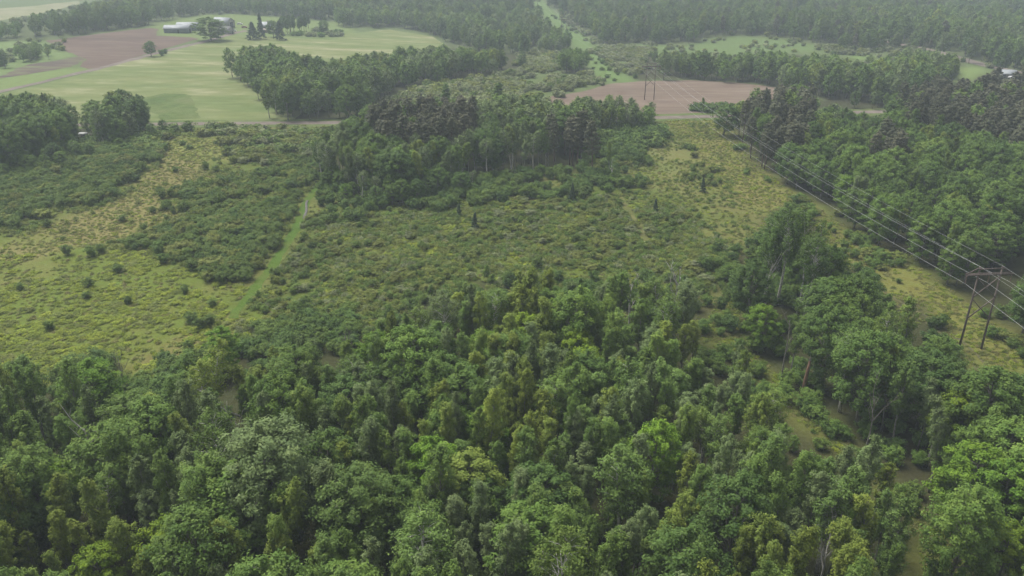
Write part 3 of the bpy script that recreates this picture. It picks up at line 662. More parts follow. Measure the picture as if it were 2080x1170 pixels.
stand('farm pines', [(575, 72), (572, 35), (625, 32), (632, 66)], 5, (10, 13), (('pine', 'dark', 1),), 17, clear=False)

# -- shrubs: zones of the meadow, outlines on the ground
PATHC = ribbon(pathw, 4.4, 6)[0]; PATHC2 = ribbon(pathw, 2.4, 6)[0]; FOOTC = ribbon(px2w([(1238, 385), (1262, 405), (1280, 432), (1300, 462), (1312, 490)]), 2.4, 6)[0]
def bushes(name, poly, sp, hr, mix, seed, keep=.8, patch=12):
    X, Y, H, U_, V_, rs = scatter(poly, sp, seed, hr=hr, clear=False, need_top=.02, warp=12.0)
    n = fbm(X / patch + seed, Y / patch); ok = (n > np.quantile(n, 1 - keep) if len(n) else n > 0) & ~pip(X, Y, PATHC) & ~pip(X, Y, FOOTC) & ~pip(X, Y, ROADC)
    ok &= ~pip(U_, V_, [(1940, 760), (1940, 660), (2020, 660), (2020, 760)]) & ~(pip(U_, V_, TAN) & (rs.random(len(X)) < .93))
    for i in np.nonzero(ok)[0]:
        o = pick(rs, mix); plant(o[0], X[i], Y[i], H[i], o[1], name)
ALD = (('alder', 'alder', 5), ('alder', 'dark', 1.5), ('willow', 'olive', 1))
bushes('left thicket', [(-300, 350), (80, 308), (200, 288), (330, 280), (342, 318), (275, 350), (255, 385), (200, 412), (100, 432), (0, 466), (-300, 520)], 1.9, (1.6, 3.2), ALD, 31, .93)
bushes('path thicket', [(290, 500), (330, 475), (362, 440), (340, 405), (400, 380), (480, 368), (630, 332), (650, 372), (622, 420), (600, 470), (556, 520), (515, 572), (440, 572), (400, 545), (300, 520)], 1.9, (1.4, 2.8), ALD, 32, .86)
bushes('roadside thicket', [(350, 266), (740, 264), (735, 290), (650, 332), (560, 342), (470, 322), (480, 285), (400, 280)], 2.4, (1.3, 3.2), (('alder', 'alder', 3), ('willow', 'olive', 2), ('willow', 'willow', 1)), 33, .72)
bushes('grove skirt', [(650, 375), (700, 395), (850, 400), (1000, 365), (1160, 345), (1200, 265), (1345, 262), (1300, 330), (1260, 345), (1310, 378), (1180, 402), (1000, 412), (900, 424), (800, 440), (660, 440)], 2.1, (1.6, 3.6), (('alder', 'dark', 3), ('alder', 'alder', 3), ('sapling', 'green', 1), ('alder', 'green', 1), ('maple', 'green', .25)), 34, .72, 6)
bushes('open scrub', [(1230, 272), (1345, 262), (1440, 312), (1420, 332), (1500, 420), (1450, 455), (1330, 392), (1250, 345)], 3.0, (.9, 2.2), (('alder', 'alder', 3), ('willow', 'olive', 2)), 35, .24)
bushes('corridor scrub', [(1480, 262), (1510, 300), (1550, 345), (1610, 385), (1700, 440), (1745, 480), (1800, 515), (1870, 550), (1930, 600), (2010, 660), (2120, 725), (2100, 745), (1990, 665), (1900, 590), (1850, 560), (1760, 520), (1680, 455), (1590, 400), (1520, 345), (1470, 290)], 2.1, (1.0, 2.6), (('alder', 'green', 3), ('alder', 'alder', 2), ('willow', 'olive', 1)), 36, .30, 7)
bushes('corridor bushes', [(1715, 470), (1760, 490), (1770, 530), (1790, 560), (1750, 540), (1720, 500)], 2.2, (1.2, 2.4), ALD, 37, .6)
bushes('meadow carpet', [(620, 440), (800, 440), (1000, 418), (1200, 402), (1300, 392), (1420, 445), (1480, 505), (1440, 580), (1000, 590), (850, 610), (760, 650), (600, 700), (470, 700), (500, 620), (560, 560), (600, 490)], 2.6, (1.0, 1.9), (('willow', 'olive', 3), ('alder', 'alder', 3), ('willow', 'willow', .8), ('alder', 'alder', 1)), 38, .5, 9)
bushes('wood edge thicket', [(470, 690), (700, 640), (760, 640), (740, 690), (560, 740), (450, 720)], 2.0, (1.6, 3.2), (('alder', 'dark', 3), ('alder', 'alder', 3)), 39, .9)
bushes('wood edge thicket', [(120, 750), (230, 765), (330, 760), (420, 730), (480, 760), (420, 830), (300, 850), (150, 820)], 2.0, (1.6, 3.4), (('alder', 'alder', 3), ('alder', 'dark', 2), ('sapling', 'green', .5)), 53, .9)
bushes('strip edge', [(1440, 560), (1560, 540), (1690, 560), (1700, 640), (1600, 700), (1560, 730), (1506, 690), (1500, 600), (1440, 640)], 2.2, (1.4, 3.4), (('alder', 'green', 3), ('alder', 'alder', 2), ('sapling', 'green', .8)), 54, .7, 6)
bushes('strip edge', [(1400, 690), (1500, 700), (1560, 790), (1640, 870), (1560, 850), (1480, 770)], 2.4, (1.2, 2.8), (('alder', 'green', 2), ('alder', 'alder', 2)), 55, .6, 6)
bushes('strip edge', [(1560, 740), (1600, 760), (1680, 800), (1760, 900), (1720, 890), (1640, 830), (1590, 790)], 2.0, (1.4, 2.8), (('alder', 'green', 3), ('alder', 'dark', 1)), 41, .85)
bushes('wood floor', SA, 4.4, (1.6, 3.2), (('alder', 'dark', 3), ('alder', 'alder', 2), ('sapling', 'green', 1)), 42, .7); bushes('wood floor', SM, 4.4, (1.6, 3.2), (('alder', 'dark', 3), ('alder', 'green', 2)), 43, .7)
WIL = (('willow', 'willow', 4), ('willow', 'olive', 2), ('alder', 'alder', 1))
bushes('willow swamp', [(740, 240), (800, 190), (870, 172), (1050, 150), (1060, 112), (1150, 105), (1170, 150), (1210, 150), (1240, 168), (1130, 190), (1110, 215), (860, 230)], 3.1, (1.4, 3.0), WIL, 44, .72)
bushes('willow swamp', [(1190, 108), (1232, 94), (1330, 100), (1295, 162), (1250, 142), (1215, 118)], 3.4, (1.4, 3), WIL, 45, .75)
bushes('willow swamp', [(1130, 30), (1150, 36), (1245, 92), (1200, 88), (1160, 62)], 4.5, (1.4, 3), WIL, 46, .6)
bushes('far openings', SFL, 7.5, (1.5, 3.5), WIL, 56, .3, 17); bushes('far openings', SFR, 7.5, (1.5, 3.5), WIL, 57, .3, 17)
bushes('far clearing', CLEAR_R, 6, (1.2, 2.6), WIL, 47, .3); bushes('far clearing', [(1640, 92), (1790, 92), (1870, 102), (1800, 116), (1690, 112)], 5, (1.5, 3), WIL, 48, .7)
bushes('far clearing', [(0, 85), (130, 84), (160, 112), (40, 132), (0, 140)], 7, (1.5, 3.5), WIL, 49, .35)
bushes('far corridor', CORRFAR, 8, (1, 2.4), (('alder', 'alder', 1), ('alder', 'dark', 1)), 52, .4)
bushes('farm garden', [(600, 72), (640, 62), (700, 66), (690, 75), (640, 76)], 4, (1.6, 3.4), (('alder', 'green', 1), ('willow', 'willow', .5)), 50, .7)
bushes('field hedge', [(1372, 236), (1372, 222), (1480, 216), (1640, 212), (1640, 226)], 2.6, (1.2, 3), (('alder', 'dark', 1), ('sapling', 'green', .4)), 51, .6)
for px, py, H in ((137, 518, 2.4), (190, 520, 2.6), (205, 512, 2.0), (180, 582, 1.9), (40, 590, 1.6), (236, 552, 1.9), (375, 596, 1.8), (105, 668, 1.8), (172, 606, 1.4), (98, 462, 2.0), (250, 450, 1.8), (290, 468, 1.7),
                  (310, 432, 1.8), (355, 350, 1.9), (372, 400, 2.0), (420, 345, 2.6), (440, 350, 2.2), (258, 617, 1.6), (435, 622, 1.7), (410, 668, 2.2), (395, 655, 2.0), (428, 660, 2.0), (1340, 452, 2.2), (1350, 446, 2.0),
                  (1700, 600, 1.0), (1825, 575, 1.0), (1795, 545, 1.5), (1810, 540, 1.5), (1735, 488, 2.2), (1740, 495, 2.4), (1722, 482, 2.0), (1475, 640, 1.3), (1490, 655, 1.2), (1470, 660, 1.1), (372, 295, 1.6), (384, 303, 1.3), (440, 293, 1.2)):
    x, y = at(px, py); plant('alder', x, y, H, 'alder', 'lone bush')

# -- low cover that nobody could count
def cover(name, kind, poly, sp, seed, tints, scl, keep=1.0, patch=8, thin=0.0):
    X, Y, H, U_, V_, rs = scatter(poly, sp, seed, hr=(.5, 1), clear=False, need_top=.02, xlim=300)
    n = fbm(X / patch + seed, Y / patch + 3); ok = (n > np.quantile(n, 1 - keep)) & ~pip(X, Y, PATHC2) & ~pip(X, Y, FOOTC) & ~pip(X, Y, ROADC)
    if kind == 'lowshrub': ok &= ~(pip(U_, V_, TAN) & (rs.random(len(X)) < .9))
    X, Y = X[ok], Y[ok]
    return X, Y, scl[0] + (scl[1] - scl[0]) * rs.random(len(X)), np.array([TINT[t] [int(rs.integers(len(TINT[t])))] for t in np.array(tints)[rs.integers(len(tints), size=len(X))]]).reshape(-1, 3)

# ------------------------------------------------------------------ scattering by geometry nodes (only for masses)
LIB = bpy.data.collections.new('plant_shapes')
def gn_mass(name, kinds, pts, scl, tint, idx, label, rs):
    """one object: the mesh is the set of feet, the modifier stands a plant on each"""
    n = len(pts)
    if n == 0: return
    sub = bpy.data.collections.new('shapes_of_' + name)
    c = 0
    for k in kinds:
        for p in PROTO[k]:
            sub.objects.link(bpy.data.objects.new('%s_shape_%03d' % (name, c), p['whole'])); c += 1
    me = bpy.data.meshes.new(name); me.vertices.add(n); me.vertices.foreach_set('co', np.asarray(pts, np.float32).ravel())
    def attr(nm, ty, dat, key='value'):
        a = me.attributes.new(nm, ty, 'POINT'); a.data.foreach_set(key, np.asarray(dat).ravel())
    attr('idx', 'INT', np.asarray(idx, np.int32)); attr('scl', 'FLOAT_VECTOR', np.asarray(scl, np.float32), 'vector')
    attr('rz', 'FLOAT_VECTOR', np.c_[rs.normal(size=n) * .04, rs.normal(size=n) * .04, rs.random(n) * 6.283].astype(np.float32), 'vector')
    attr('tint', 'FLOAT_COLOR', np.c_[tint, np.ones(n)].astype(np.float32), 'color')
    o = link(name, me); tag(o, label, None, kind='stuff')
    g = bpy.data.node_groups.new(name, 'GeometryNodeTree')
    g.interface.new_socket('Geometry', in_out='INPUT', socket_type='NodeSocketGeometry'); g.interface.new_socket('Geometry', in_out='OUTPUT', socket_type='NodeSocketGeometry')
    N = g.nodes; gi = N.new('NodeGroupInput'); go = N.new('NodeGroupOutput')
    mp = N.new('GeometryNodeMeshToPoints'); ip = N.new('GeometryNodeInstanceOnPoints'); ci = N.new('GeometryNodeCollectionInfo')
    ci.inputs['Collection'].default_value = sub; ci.inputs['Separate Children'].default_value = True; ci.inputs['Reset Children'].default_value = True
    def na(nm, ty):
        x = N.new('GeometryNodeInputNamedAttribute'); x.data_type = ty; x.inputs['Name'].default_value = nm; return x.outputs['Attribute']
    ip.inputs['Pick Instance'].default_value = True
    e2r = N.new('FunctionNodeEulerToRotation')
    L = g.links.new
    L(gi.outputs[0], mp.inputs[0]); L(mp.outputs[0], ip.inputs['Points']); L(ci.outputs[0], ip.inputs['Instance'])
    L(na('idx', 'INT'), ip.inputs['Instance Index']); L(na('scl', 'FLOAT_VECTOR'), ip.inputs['Scale'])
    L(na('rz', 'FLOAT_VECTOR'), e2r.inputs[0]); L(e2r.outputs[0], ip.inputs['Rotation']); L(ip.outputs[0], go.inputs[0])
    md = o.modifiers.new('scatter', 'NODES'); md.node_group = g
    return o

# ------------------------------------------------------------------ which plants stand as things, which in the mass
rs = np.random.default_rng(77)
for p in PL:
    p['z'] = float(terrain(p['x'], p['y'])); p['var'] = (.82 + .36 * float(fbm(p['x'] / 23 + 8, p['y'] / 23))) if p['y'] < 300 else (.62 + .76 * float(fbm(p['x'] / 42 + 8, p['y'] / 42)))
    u, v, w = proj(p['x'], p['y'], p['z'] + p['H'] * .8); p['u'], p['v'], p['w'] = float(u), float(v), float(w)
    p['seen'] = -30 < p['u'] < 2110 and -20 < p['v'] < 1215
    p['size'] = p['H'] / p['w'] * (1 if p['seen'] else 0) * (.2 if p['s'] == 'wood floor' else 1)
things, mass = [], []
LIMIT = {'aspen': 290, 'poplar': 60, 'birch': 150, 'maple': 150, 'oak': 290, 'pine': 200, 'spruce': 40, 'sapling': 60, 'alder': 290, 'willow': 150}
for k, lim in LIMIT.items():
    L = sorted([p for p in PL if p['k'] == k], key=lambda p: (p['f'] is None, -p['size']))
    things += [p for p in L[:lim] if p['size'] > 0 or p['f']]; mass += L[lim:] + [p for p in L[:lim] if not (p['size'] > 0 or p['f'])]

# landmarks by which the rest are told apart
LAND = [(p['u'], p['v'], w) for p, w in []]
def lm(px, py, H, phrase):
    x, y = at(px, py, H); u, v, _ = proj(x, y, H * .8); LAND.append((float(u), float(v), phrase))
for a in ((412, 706, 15, 'the weeping birch'), (440, 668, 8, 'the squat bright tree'), (545, 868, 19, 'the tall silvery poplar'), (170, 742, 13, 'the tree behind the bleached snag'), (168, 848, 11, 'the bleached snag'),
          (485, 818, 8, 'the broken dead tree'), (1065, 640, 11, 'the lime green maple'), (985, 678, 10, 'the wide bright maple'), (1192, 690, 10, 'the slim lime maple'), (905, 598, 16, 'the twin-stemmed birch'),
          (750, 680, 11, 'the maple by the grey thicket'), (1290, 565, 10, 'the forked white snag'), (1372, 538, 12, 'the tall bare snag'), (1328, 855, 13, 'the maple in the dark gap'), (890, 895, 11, 'the round maple among aspens'),
          (325, 1072, 11, 'the upright lime maple'), (188, 1115, 9, 'the bottom lime maple'), (1995, 912, 12, 'the domed maple'), (2060, 1075, 10, 'the corner maple'), (1642, 722, 6, 'the brown broken trunk'), (1680, 1080, 8, 'the small bare tree'),
          (1608, 424, 20, 'the tallest white-trunked tree'), (1760, 552, 10, 'the dark round corridor tree'), (2030, 690, 15, 'the near pylon'), (1610, 622, 13, 'the dead-topped trunk'), (648, 284, 13, 'the birch at the path end'),
          (1318, 150, 15, 'the ploughed-field pylon'), (1476, 214, 11, 'the roadside dark tree'), (172, 272, 2, 'the white hut'), (302, 84, 8, 'the lone field tree'), (422, 36, 17, 'the farmyard tree'), (962, 433, 4, 'the meadow spruce'),
          (1163, 374, 5, 'the scrub spruce'), (1430, 362, 4, 'the corridor spruce'), (620, 425, 0, 'the grey boardwalk'), (1207, 245, 17, 'the bare-trunked pine'), (1245, 330, 5, 'the pale grove snag'), (850, 1040, 14, 'the bottom centre aspens'),
          (1150, 1040, 14, 'the dense aspen stand'), (700, 1000, 14, 'the gap beside the poplar'), (60, 960, 12, 'the fallen log')):
    if a[3] in ('the bottom centre aspens', 'the dense aspen stand', 'the gap beside the poplar'): continue
    lm(*a)
LA = np.array([(a, b) for a, b, _ in LAND])
ORD = ['', 'second', 'third', 'fourth', 'fifth', 'sixth', 'seventh', 'eighth', 'ninth', 'tenth', 'eleventh', 'twelfth', 'thirteenth', 'fourteenth', 'fifteenth', 'sixteenth', 'seventeenth', 'eighteenth', 'nineteenth', 'twentieth']
_TENS = ['', '', 'twenty', 'thirty', 'forty', 'fifty', 'sixty', 'seventy', 'eighty', 'ninety']
def ordinal(i):
    if i < 20: return ORD[i]
    k = i + 1; h, r = divmod(k, 100); pre = '' if h == 0 else 'hundred-and-'
    w = ORD[r - 1] if 1 < r <= 20 else ('first' if r == 1 else (_TENS[r // 10] + ('-' + (['', 'first'] + ORD[1:])[r % 10] if r % 10 else 'th')))
    return pre + w.replace('tyth', 'tieth')
GROUPWORD = {'near wood': 'trees of the near wood', 'middle wood': 'trees between strip and corridor', 'right wood': 'trees beyond the corridor', 'central grove': 'trees of the central grove', 'special': 'trees one can point to'}
buckets = {}
for p in things:
    if p['f']: p['label'] = p['f']; continue
    d = np.hypot(LA[:, 0] - p['u'], (LA[:, 1] - p['v']) * 1.15); j = int(d.argmin()); dx, dy = p['u'] - LA[j, 0], p['v'] - LA[j, 1]
    dr = ('to the right of' if dx > 0 else 'to the left of') if abs(dx) > abs(dy) else ('in front of' if dy > 0 else 'behind')
    buckets.setdefault((KIND_WORD[p['k']], p['t'], dr, j), []).append((float(d[j]), id(p), p))
for (kw, t, dr, j), L in buckets.items():
    L.sort()
    for i, (_, _, p) in enumerate(L):
        c = COLOUR[t]
        if len(L) == 1: p['label'] = '%s %s %s %s' % (c, kw, dr, LAND[j][2])
        elif i == 0: p['label'] = '%s %s next %s %s' % (c, kw, dr, LAND[j][2])
        else: p['label'] = '%s %s, %s such %s %s' % (c, kw, ordinal(i), dr, LAND[j][2])
CATEGORY = {'sapling': 'tree', 'alder': 'bush', 'willow': 'bush'}
for i, p in enumerate(things):
    k = p['k']; st = k in ('alder', 'willow'); pr = PROTO[k][int(rs.integers(len(PROTO[k])))]; farther = p['w'] > 330 and not p['f']
    if farther and k in ('aspen', 'oak', 'maple', 'birch', 'poplar'):
        pr = PROTO['aspen_far' if k == 'aspen' else 'round_far'][int(rs.integers(5))]
    e = bpy.data.objects.new(NAME[k], None); COL.objects.link(e); e.empty_display_size = .3
    s = p['H'] / pr['H']; wd = s ** .8 * (.85 + .35 * rs.random()) * (1.05 if p['f'] is None else next((f for q, f in WIDE.items() if p['f'].startswith(q)), 1.0))
    if k == 'aspen': wd *= .86
    e.location = (p['x'], p['y'], p['z']); e.scale = (wd * float(np.clip(1 + .25 * st * rs.normal(), .6, 1.6)), wd, s); e.rotation_euler = (rs.normal() * .03, rs.normal() * .03, rs.random() * 6.283)
    tc = np.array(TINT[p['t']][int(rs.integers(len(TINT[p['t']])))]) * (.86 + .3 * rs.random()) * p['var']
    st = k in ('alder', 'willow')
    for nm, key in ((('stem', 'trunk'), ('foliage', 'crown')) if st else (('trunk', 'trunk'), ('crown', 'crown'))):
        c = bpy.data.objects.new(nm, pr[key]); COL.objects.link(c); c.parent = e
        if key == 'crown': c['tint'] = [float(q) for q in tc]
    tag(e, p['label'], CATEGORY.get(k, 'tree'), (GROUPWORD.get(p['s'], ('bushes of the ' if st else 'trees of the ') + p['s'])) if not p['f'] else None)

def mass_out(name, sel, label, far_kinds, near_kinds):
    """the rest of a kind as one mass"""
    if not sel: return
    kinds = sorted(set(near_kinds + far_kinds)); start = {}; c = 0
    for k in kinds: start[k] = c; c += len(PROTO[k])
    pts, scl, tint, idx = [], [], [], []
    for p in sel:
        k = p['k']; far_ = p['w'] > 260
        if far_: kk = {'aspen': 'aspen_far', 'pine': 'pine_far', 'alder': 'bush_far', 'willow': 'bush_far'}.get(k, 'round_far' if k in ('oak', 'maple', 'birch', 'poplar') else k)
        else: kk = k
        if kk not in start: kk = kinds[0]
        pr = PROTO[kk]; j = int(rs.integers(len(pr))); s = p['H'] / pr[j]['H']; wd = s ** .8 * (.9 + .35 * rs.random())
        pts.append((p['x'], p['y'], p['z'])); scl.append((wd, wd, s)); idx.append(start[kk] + j)
        tint.append(np.array(TINT[p['t']][int(rs.integers(len(TINT[p['t']])))]) * (.84 + .34 * rs.random()) * p['var'])
    gn_mass(name, kinds, pts, scl, tint, idx, label, rs)
mass_out('broadleaf_forest', [p for p in mass if p['k'] in ('aspen', 'oak', 'maple', 'birch', 'poplar', 'sapling')], 'hazy mixed broadleaf woods stretching back to the far haze', ['aspen_far', 'round_far'], ['aspen', 'oak', 'maple', 'birch', 'poplar', 'sapling'])
mass_out('pine_forest', [p for p in mass if p['k'] in ('pine', 'spruce')], 'further dark pines behind the ones told apart', ['pine_far'], ['pine', 'spruce'])
mass_out('scrub', [p for p in mass if p['k'] in ('alder', 'willow')], 'thick alder and willow scrub over the meadow and swamp', ['bush_far'], ['alder', 'willow'])
ALLM = [(-400, 480), (0, 300), (340, 262), (740, 262), (650, 330), (650, 400), (1000, 400), (1180, 350), (1200, 262), (1475, 243), (1600, 385), (1740, 480), (1865, 540), (2010, 650), (2260, 800), (2000, 760), (1780, 600), (1450, 560), (1440, 640), (1500, 606), (1510, 690), (1700, 890),
        (1560, 800), (1440, 700), (1000, 600), (860, 610), (760, 690), (400, 740), (300, 820), (0, 790), (-400, 820)]
def cover_out(name, kind, jobs, label):
    P, S, T = [], [], []
    for j in jobs:
        X, Y, s, t = cover(name, kind, *j); P.append(np.c_[X, Y, terrain(X, Y)]); S.append(s); T.append(t)
    P = np.concatenate(P); S = np.concatenate(S); T = np.concatenate(T) * (.8 + .4 * rs.random(len(P)))[:, None]
    gn_mass(name, [kind], P, np.c_[S, S, S * (.8 + .5 * rs.random(len(S)))], T, rs.integers(len(PROTO[kind]), size=len(P)), label, rs)
FERNZ = [(-400, 500), (0, 520), (300, 510), (420, 570), (500, 580), (470, 660), (380, 730), (300, 800), (0, 790), (-400, 800)]
CARP = [(620, 440), (800, 436), (1000, 415), (1200, 398), (1300, 388), (1420, 440), (1500, 505), (1450, 600), (1000, 600), (850, 620), (760, 670), (600, 710), (460, 710), (500, 620), (560, 560), (600, 490)]
cover_out('low_shrubs', 'lowshrub', [(CARP, 1.25, 61, ['olive', 'alder', 'olive', 'alder', 'green', 'willow'], (.4, 1.0), .85, 6), ([(-300, 330), (340, 270), (740, 262), (640, 380), (520, 580), (290, 520), (0, 480), (-300, 540)], 1.6, 62, ['alder', 'olive', 'olive'], (.5, 1.0), .6),
          ([(1180, 262), (1440, 250), (1500, 420), (1560, 470), (1450, 500), (1250, 400)], 2.2, 63, ['olive', 'alder'], (.4, .9), .5), (STRIP, 2.2, 64, ['alder', 'green'], (.4, .8), .4)], 'low springy shrubs matted across the middle of the meadow')
cover_out('bracken_fern', 'fern', [(FERNZ, 1.1, 66, ['fern', 'fern', 'olive'], (.35, 1.05), .62, 5), (CARP, 1.5, 67, ['fern', 'olive'], (.5, 1.1), .5, 7), (CORR_NEAR, 2.4, 68, ['fern', 'fern', 'olive'], (.4, .9), .3)], 'yellow-green bracken spread over the open meadow')
cover_out('rough_grass', 'tuft', [(STRIP, .8, 69, ['tan', 'fern', 'olive', 'olive'], (.4, .9), .85), (ALLM, 1.5, 70, ['tan', 'fern', 'olive', 'olive'], (.4, .95), .8), (CORR_NEAR, 1.3, 71, ['tan', 'tan', 'fern'], (.35, .8), .8), (TAN, 1.3, 72, ['tan', 'tan', 'fern'], (.35, .7), .8)], 'rough tan and green grass tussocks')

# ------------------------------------------------------------------ dead trees
def empty(name, loc, rz=0.0):
    e = bpy.data.objects.new(name, None); COL.objects.link(e); e.location = loc; e.rotation_euler = (0, 0, rz); e.empty_display_size = .3; return e
def dead_tree(seed, H, r, forks, spread, twigs, mat):
    """bare wood: trunk mesh, then its boughs"""
    q = np.random.default_rng(seed); t = MB(); b = MB()
    zz = np.linspace(0, 1, 7); wx, wy = q.normal() * .35, q.normal() * .35
    ax = lambda z: np.array([wx * z * z + .12 * math.sin(6 * z + seed), wy * z * z + .1 * math.cos(5 * z), z * H * .8])
    P = np.array([ax(z) for z in zz]); P[0, 2] = -.4
    t.tube(P, r * (1.1 - .8 * zz), 7)
    for i in range(forks):
        z = .42 + .55 * (i + q.random()) / forks; p0 = ax(z); az = q.random() * 6.28; L = H * (.2 + .26 * q.random()) * spread
        e = .92 + .38 * q.random(); d = np.array([math.cos(az) * math.cos(e), math.sin(az) * math.cos(e), math.sin(e)])
        mid = p0 + d * L * .5 + q.normal(size=3) * L * .06; tip = mid + (d + np.array([0, 0, .25])) * L * .5 + q.normal(size=3) * L * .08
        b.tube([p0, mid, tip], [r * .5, r * .34, r * .12], 5, cap=False)
        for _ in range(twigs):
            f = .35 + .6 * q.random(); s = p0 + (tip - p0) * f; a2 = q.random() * 6.28; l2 = L * (.25 + .3 * q.random())
            b.tube([s, s + np.array([math.cos(a2) * l2 * .6, math.sin(a2) * l2 * .6, l2 * .65])], [r * .2, r * .05], 3, cap=False)
    return t, b
def put_dead(px, py, H, r, forks, spread, twigs, mat, seed, label, lean=(0, 0), name='dead_tree'):
    x, y = at(px, py, H * .97); e = empty(name, (x, y, float(terrain(x, y)))); e.rotation_euler = (lean[0], lean[1], 0)
    t, b = dead_tree(seed, H, r, forks, spread, twigs, mat); t.build('trunk', mat, e)
    if forks: b.build('boughs', mat, e)
    return tag(e, label, 'dead tree')
DW = M['deadwood']
put_dead(1284, 556, 11.5, .20, 4, .8, 3, DW, 1, 'forked white snag with short boughs at the back of the near wood')
put_dead(1300, 562, 10.5, .15, 3, .7, 3, DW, 2, 'thinner white snag right beside the forked one')
put_dead(1374, 536, 13.0, .20, 7, 1.0, 4, DW, 3, 'tall bare snag with spreading top twigs at the wood edge')
put_dead(168, 842, 12.0, .21, 4, 1.0, 2, DW, 4, 'bleached bare snag in front of dark trees in the near wood')
put_dead(487, 812, 9.5, .19, 6, 1.25, 2, DW, 5, 'broken dead tree with splayed grey limbs beside the silvery poplar', (.12, -.18))
put_dead(1684, 1072, 9.5, .14, 9, 1.0, 4, DW, 6, 'small bare tree with a fan of pale twigs near the bottom', (0, .05))
put_dead(1566, 536, 10.0, .14, 9, 1.5, 3, DW, 7, 'pale many-stemmed bare shrub tree under the white-trunked clump')
put_dead(1246, 328, 6.0, .17, 3, .8, 3, DW, 8, 'short pale snag between the grove and the corridor')
put_dead(1612, 622, 14.5, .15, 4, .5, 5, M['bark_grey'], 9, 'tall dead-topped trunk in the middle wood')
put_dead(704, 672, 6.0, .10, 8, 1.2, 6, M['bark_grey'], 10, 'grey leafless thicket tree at the back edge of the near wood')
put_dead(236, 722, 6.5, .10, 8, 1.1, 6, M['bark_grey'], 11, 'grey leafless bush tree at the meadow edge of the near wood')
put_dead(1785, 792, 10, .12, 8, .9, 5, M['bark_grey'], 12, 'half-dead tree with bare forked boughs in the middle wood')
def broken_trunk():
    x, y = at(1644, 722, 6.6); e = empty('broken_trunk', (x, y, 0)); q = np.random.default_rng(3)
    t = MB(); t.tube([(0, 0, -.3), (.05, .02, 2), (.16, 0, 4.2), (.3, .05, 5.6)], [.34, .29, .25, .19], 8); t.build('trunk', M['stump'], e)
    s = MB()
    for a in range(5):
        c, d = math.cos(a * 1.26) * .13, math.sin(a * 1.26) * .13
        s.tube([(.3 + c, .05 + d, 5.3), (.34 + c * 1.1, .05 + d * 1.1, 6.0 + q.random() * .7)], [.08, .015], 4)
    s.build('splinters', M['deadwood'], e); tag(e, 'brown broken-off trunk with splintered top beside the grassy strip', 'tree stump')
broken_trunk()
def fallen(px, py, L, rz, r, label, z=0.5):
    x, y = at(px, py, z); e = empty('fallen_log', (x, y, z - .1), rz); t = MB()
    t.tube([(-L / 2, 0, .2), (0, .1, .35), (L / 2, -.1, 1.0)], [r, r * .8, r * .3], 6); t.build('trunk', DW, e)
    b = MB()
    for f, a in ((.2, .6), (.5, -.7), (.8, .5)):
        b.tube([(L * (f - .5), 0, .4), (L * (f - .5) + 1.0, a * 1.6, 1.1)], [r * .4, r * .1], 4)
    b.build('boughs', DW, e); tag(e, label, 'log')
fallen(462, 838, 4.5, 2.7, .14, 'pale fallen trunk propped against the broken dead tree', 5.5)
fallen(20, 912, 7, .5, .13, 'grey fallen log in the dark gap at the picture edge', 3)
fallen(1815, 522, 6, .2, .12, 'fallen log lying in the corridor grass by the white snag stump', .2)
x, y = at(1860, 528); e = empty('dead_tree', (x, y, 0)); t = MB(); t.tube([(0, 0, -.3), (.03, 0, 1.6), (.05, .03, 3.4)], [.17, .14, .09], 7); t.build('trunk', M['bark_birch'], e)
b = MB(); b.tube([(.04, 0, 2.3), (.3, .1, 3.0)], [.05, .02], 4); b.build('boughs', M['bark_birch'], e); tag(e, 'short white snag stump standing at the corridor edge', 'dead tree')

# ------------------------------------------------------------------ power line
PH = 15.6; ARM_Z = 14.2
def pylon(x, y, label):
    z = float(terrain(x, y)); e = empty('pylon', (x, y, z), math.atan(.088)); q = 1.95
    for s in (-1, 1):
        p = MB(); p.tube([(s * q * 1.06, 0, -.5), (s * q * 1.02, 0, 7), (s * q, 0, PH)], [.18, .16, .125], 10); p.build('pole', M['pole'], e)
        st = MB(); st.beam((s * 3.95, .17, ARM_Z + .04), (s * q, .17, PH - .25), .14); st.build('strut', M['pole'], e)
    for dy in (-.24, .24):
        a = MB(); a.box((0, dy, ARM_Z), (8.1, .11, .3)); a.build('crossarm', M['pole'], e)
    a = MB(); a.box((0, -.22, PH - .35), (2 * q + .5, .1, .22)); a.build('top_tie', M['pole'], e)
    for z0, z1 in ((6.0, 9.7), (9.9, 13.6)):
        for s in (-1, 1):
            b = MB(); b.beam((-q * s, s * .1, z0), (q * s, s * .1, z1), .15); b.build('cross_brace', M['pole'], e)
    for xx in (-3.95, 0, 3.95):
        i = MB(); n = 8
        zs = np.linspace(ARM_Z - .15, ARM_Z - 1.5, 2 * n + 1); i.tube(np.c_[np.full(2 * n + 1, xx), np.zeros(2 * n + 1), zs], [.035 if k % 2 == 0 else .12 for k in range(2 * n + 1)], 8)
        i.build('insulator', M['porcelain'], e)
    return tag(e, label, 'pylon', 'wooden pylons of the power line')
PY = [122.0, 349.0, 600.0, 778.0]
for y, lab in zip(PY, ('near wooden two-pole pylon with double cross braces in the corridor', 'wooden two-pole pylon standing in the brown ploughed field', 'small distant pylon halfway along the bright far corridor', 'farthest hazy pylon at the top of the bright corridor')):
    pylon(LINE(y), y, lab)
